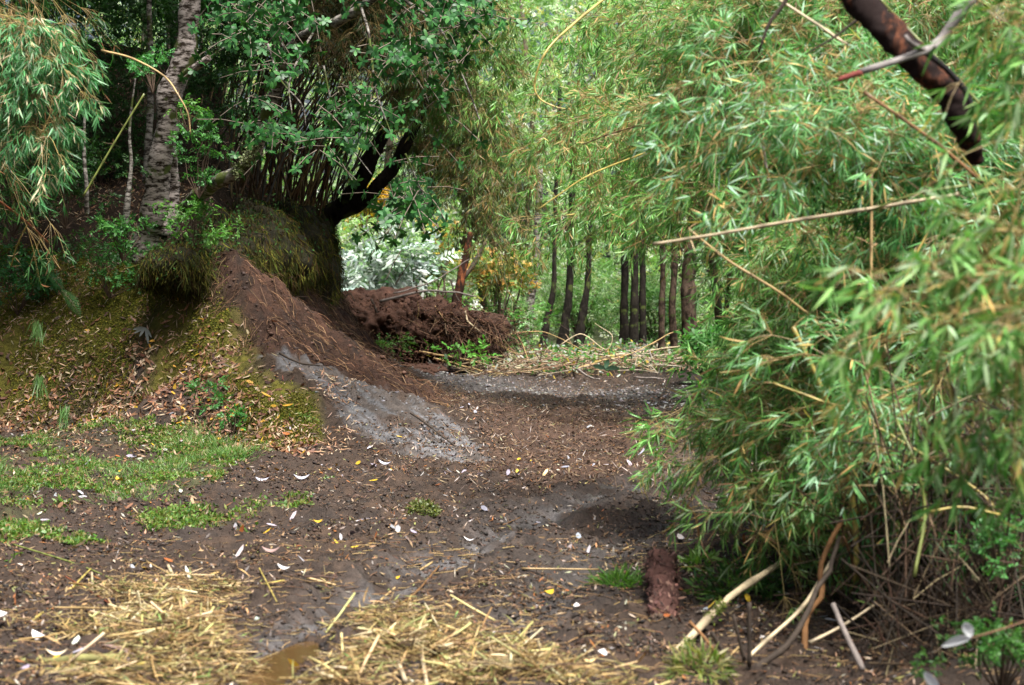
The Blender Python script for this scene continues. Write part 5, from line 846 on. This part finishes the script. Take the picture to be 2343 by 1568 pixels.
# ------------------------------------------------------------------ background shrubs and forest
def bush(label, c, rad, n, L, W, cols, colp=None, name='bush', cat='shrub', mt=None, kind='quad'):
    c = np.array(c); t = thing(name, label, cat, (c[0], c[1], 0)); nc = 26; d = nrm(rng.normal(0, 1, (nc, 3))) * U(.2, 1, (nc, 1)); cc = c + d * np.array(rad); mb = MB(); crown_leaves(mb, cc, np.mean(rad) * .34, n, L, W, cols, colp, kind, 9, .8); mb.build('foliage', mt or M_soft, t)
    mb = MB(); k = 9; e = cc[rng.integers(0, nc, k)]; b = np.tile([c[0], c[1], -.1], (k, 1)); tubes(mb, np.stack([b, (b + e) / 2 + rng.normal(0, .15, (k, 3)), e], 1), np.array([[.03, .02, .008]]), 6, (.08, .06, .04)); mb.build('stems', M_wood, t)
WHT = [(.42, .5, .44), (.3, .4, .3), (.12, .24, .08)]
bush('shrub with silvery white leaves left behind the earth mound', at(855, 620, 37), (.95, .7, .55), 190, .16, .055, WHT, [.5, .25, .25], mt=M_pale, kind='oval')
bush('green shrub growing through the silvery leaves behind the mound', at(860, 590, 37.6), (1.0, .5, .8), 700, .07, .035, [(.16, .32, .09), (.26, .42, .16), (.4, .5, .3)])
bush('smaller white leaved shrub touching the bank edge', at(790, 660, 36), (.3, .4, .35), 120, .16, .055, WHT, [.5, .25, .25], mt=M_pale, kind='oval')
bush('white leaved shrub beside the orange snag', at(930, 590, 38.5), (.5, .5, .5), 170, .16, .055, WHT, [.45, .25, .3], mt=M_pale, kind='oval')
bush('orange flecked shrub right of the orange snag', at(1140, 620, 38), (.65, .6, .55), 750, .06, .035, [(.5, .28, .07), (.2, .3, .08), (.12, .24, .06), (.55, .38, .14)], [.28, .25, .27, .2])
bush('shrub with a few orange leaves left of the orange snag', at(985, 570, 39.5), (.5, .5, .6), 380, .07, .04, [(.55, .36, .08), (.25, .36, .1), (.14, .28, .07)], [.3, .35, .35])
bush('small yellow orange shrub under the forked trunk', at(850, 450, 43), (.35, .4, .4), 280, .07, .045, [(.65, .38, .04), (.5, .36, .06), (.2, .28, .06)], [.5, .3, .2])
bush('second small yellow shrub below the forked trunk', at(840, 500, 44), (.3, .4, .3), 180, .07, .045, [(.65, .42, .05), (.2, .28, .06)], [.5, .5])
bush('green shrub between the mound and the slim trunks', at(1180, 740, 38), (.5, .6, .5), 420, .07, .028, [(.1, .26, .06), (.16, .33, .1), (.3, .4, .24)], None)
bush('feathery bamboo bush behind the slim trunks', at(1330, 680, 44), (1.3, .8, .8), 1300, .1, .02, [(.1, .24, .06), (.16, .3, .1), (.3, .38, .22)], None, 'bamboo_bush', 'bamboo')
bush('feathery bamboo bush behind the dark trio', at(1500, 690, 42), (1.2, .8, .8), 1100, .1, .02, [(.07, .18, .05), (.12, .25, .08), (.22, .3, .15)], None, 'bamboo_bush', 'bamboo')
def forest(name, label, x0, x1, y0, y1, z0, z1, nc, nper, L, W, cols, colp, rad=1.1, trunks=0):
    mb = MB(); c = np.stack([U(x0, x1, nc), U(y0, y1, nc), U(z0, z1, nc)], -1); c = c[fbm(c, .35, 2, 13) > -.55]
    for i in range(6):
        ci = c[i::6]
        if len(ci): crown_leaves(mb, ci, U(rad * .5, rad * 1.2, len(ci)), len(ci) * nper, L, W, np.asarray(cols) * U(.8, 1.25), colp, 'quad', 9, .7)
    stuff(mb, name, M_soft, label)
    if trunks:
        mb = MB(); n = trunks; b = np.stack([U(x0, x1, n), U(y0, y1, n), np.full(n, -.3)], -1); e = b + np.stack([rng.normal(0, 1, n), rng.normal(0, .5, n), np.full(n, z1)], -1); m = (b + e) / 2 + rng.normal(0, .4, (n, 3)); tubes(mb, np.stack([b, m, e], 1), np.stack([U(.05, .12, n), U(.04, .09, n), U(.02, .05, n)], 1), 8, jit((.1, .08, .06), n)); stuff(mb, 'distant_trunks', M_wood, label.replace('foliage', 'trunks'))
FC = [(.2, .38, .11), (.3, .5, .18), (.45, .62, .36), (.68, .75, .62), (.55, .46, .16)]  # greens raised to paint the background glow; whitish tone stands for glints
forest('distant_forest', 'pale green forest foliage beyond the clearing', -10, 10, 46, 60, -.3, 12, 620, 34, .10, .045, FC, [.17, .25, .26, .27, .05], 1.2, 26)
forest('distant_forest', 'dense green forest foliage furthest away', -16, 17, 60, 74, -.3, 20, 950, 30, .17, .08, FC, [.35, .35, .2, .05, .05], 1.9)
forest('canopy', 'bright leafy branches arching high over the end of the track', -2, 7, 38, 48, 6.5, 12, 100, 34, .09, .04, FC, [.3, .35, .2, .1, .05], 1.0)
forest('undergrowth', 'forest foliage behind the bamboo on the right', 3.4, 13, 22, 42, 0, 7, 340, 34, .09, .025, [(.05, .14, .035), (.08, .2, .05), (.14, .26, .09)], None, 1.0, 14)
forest('undergrowth', 'forest foliage left of the view, added to cut sky light on the mossy bank', -17, -7.5, -2, 27, .5, 10, 420, 26, .14, .06, SHADED, None, 1.4, 12)  # foliage wall outside the view, added to reduce sky fill on the bank
forest('undergrowth', 'forest foliage on top of the left hill', -13, -3.6, 28.5, 37, 3, 10.5, 430, 34, .08, .03, SHADED, None, 1.1, 14)
forest('undergrowth', 'shaded leafy foliage behind the near right thicket', 3.6, 6.5, 12.5, 17, 0, 4.2, 170, 40, .06, .014, [(.03, .1, .025), (.05, .14, .035), (.09, .2, .06)], None, .6)  # darker copy of the foliage greens, with thicket shade in the colour
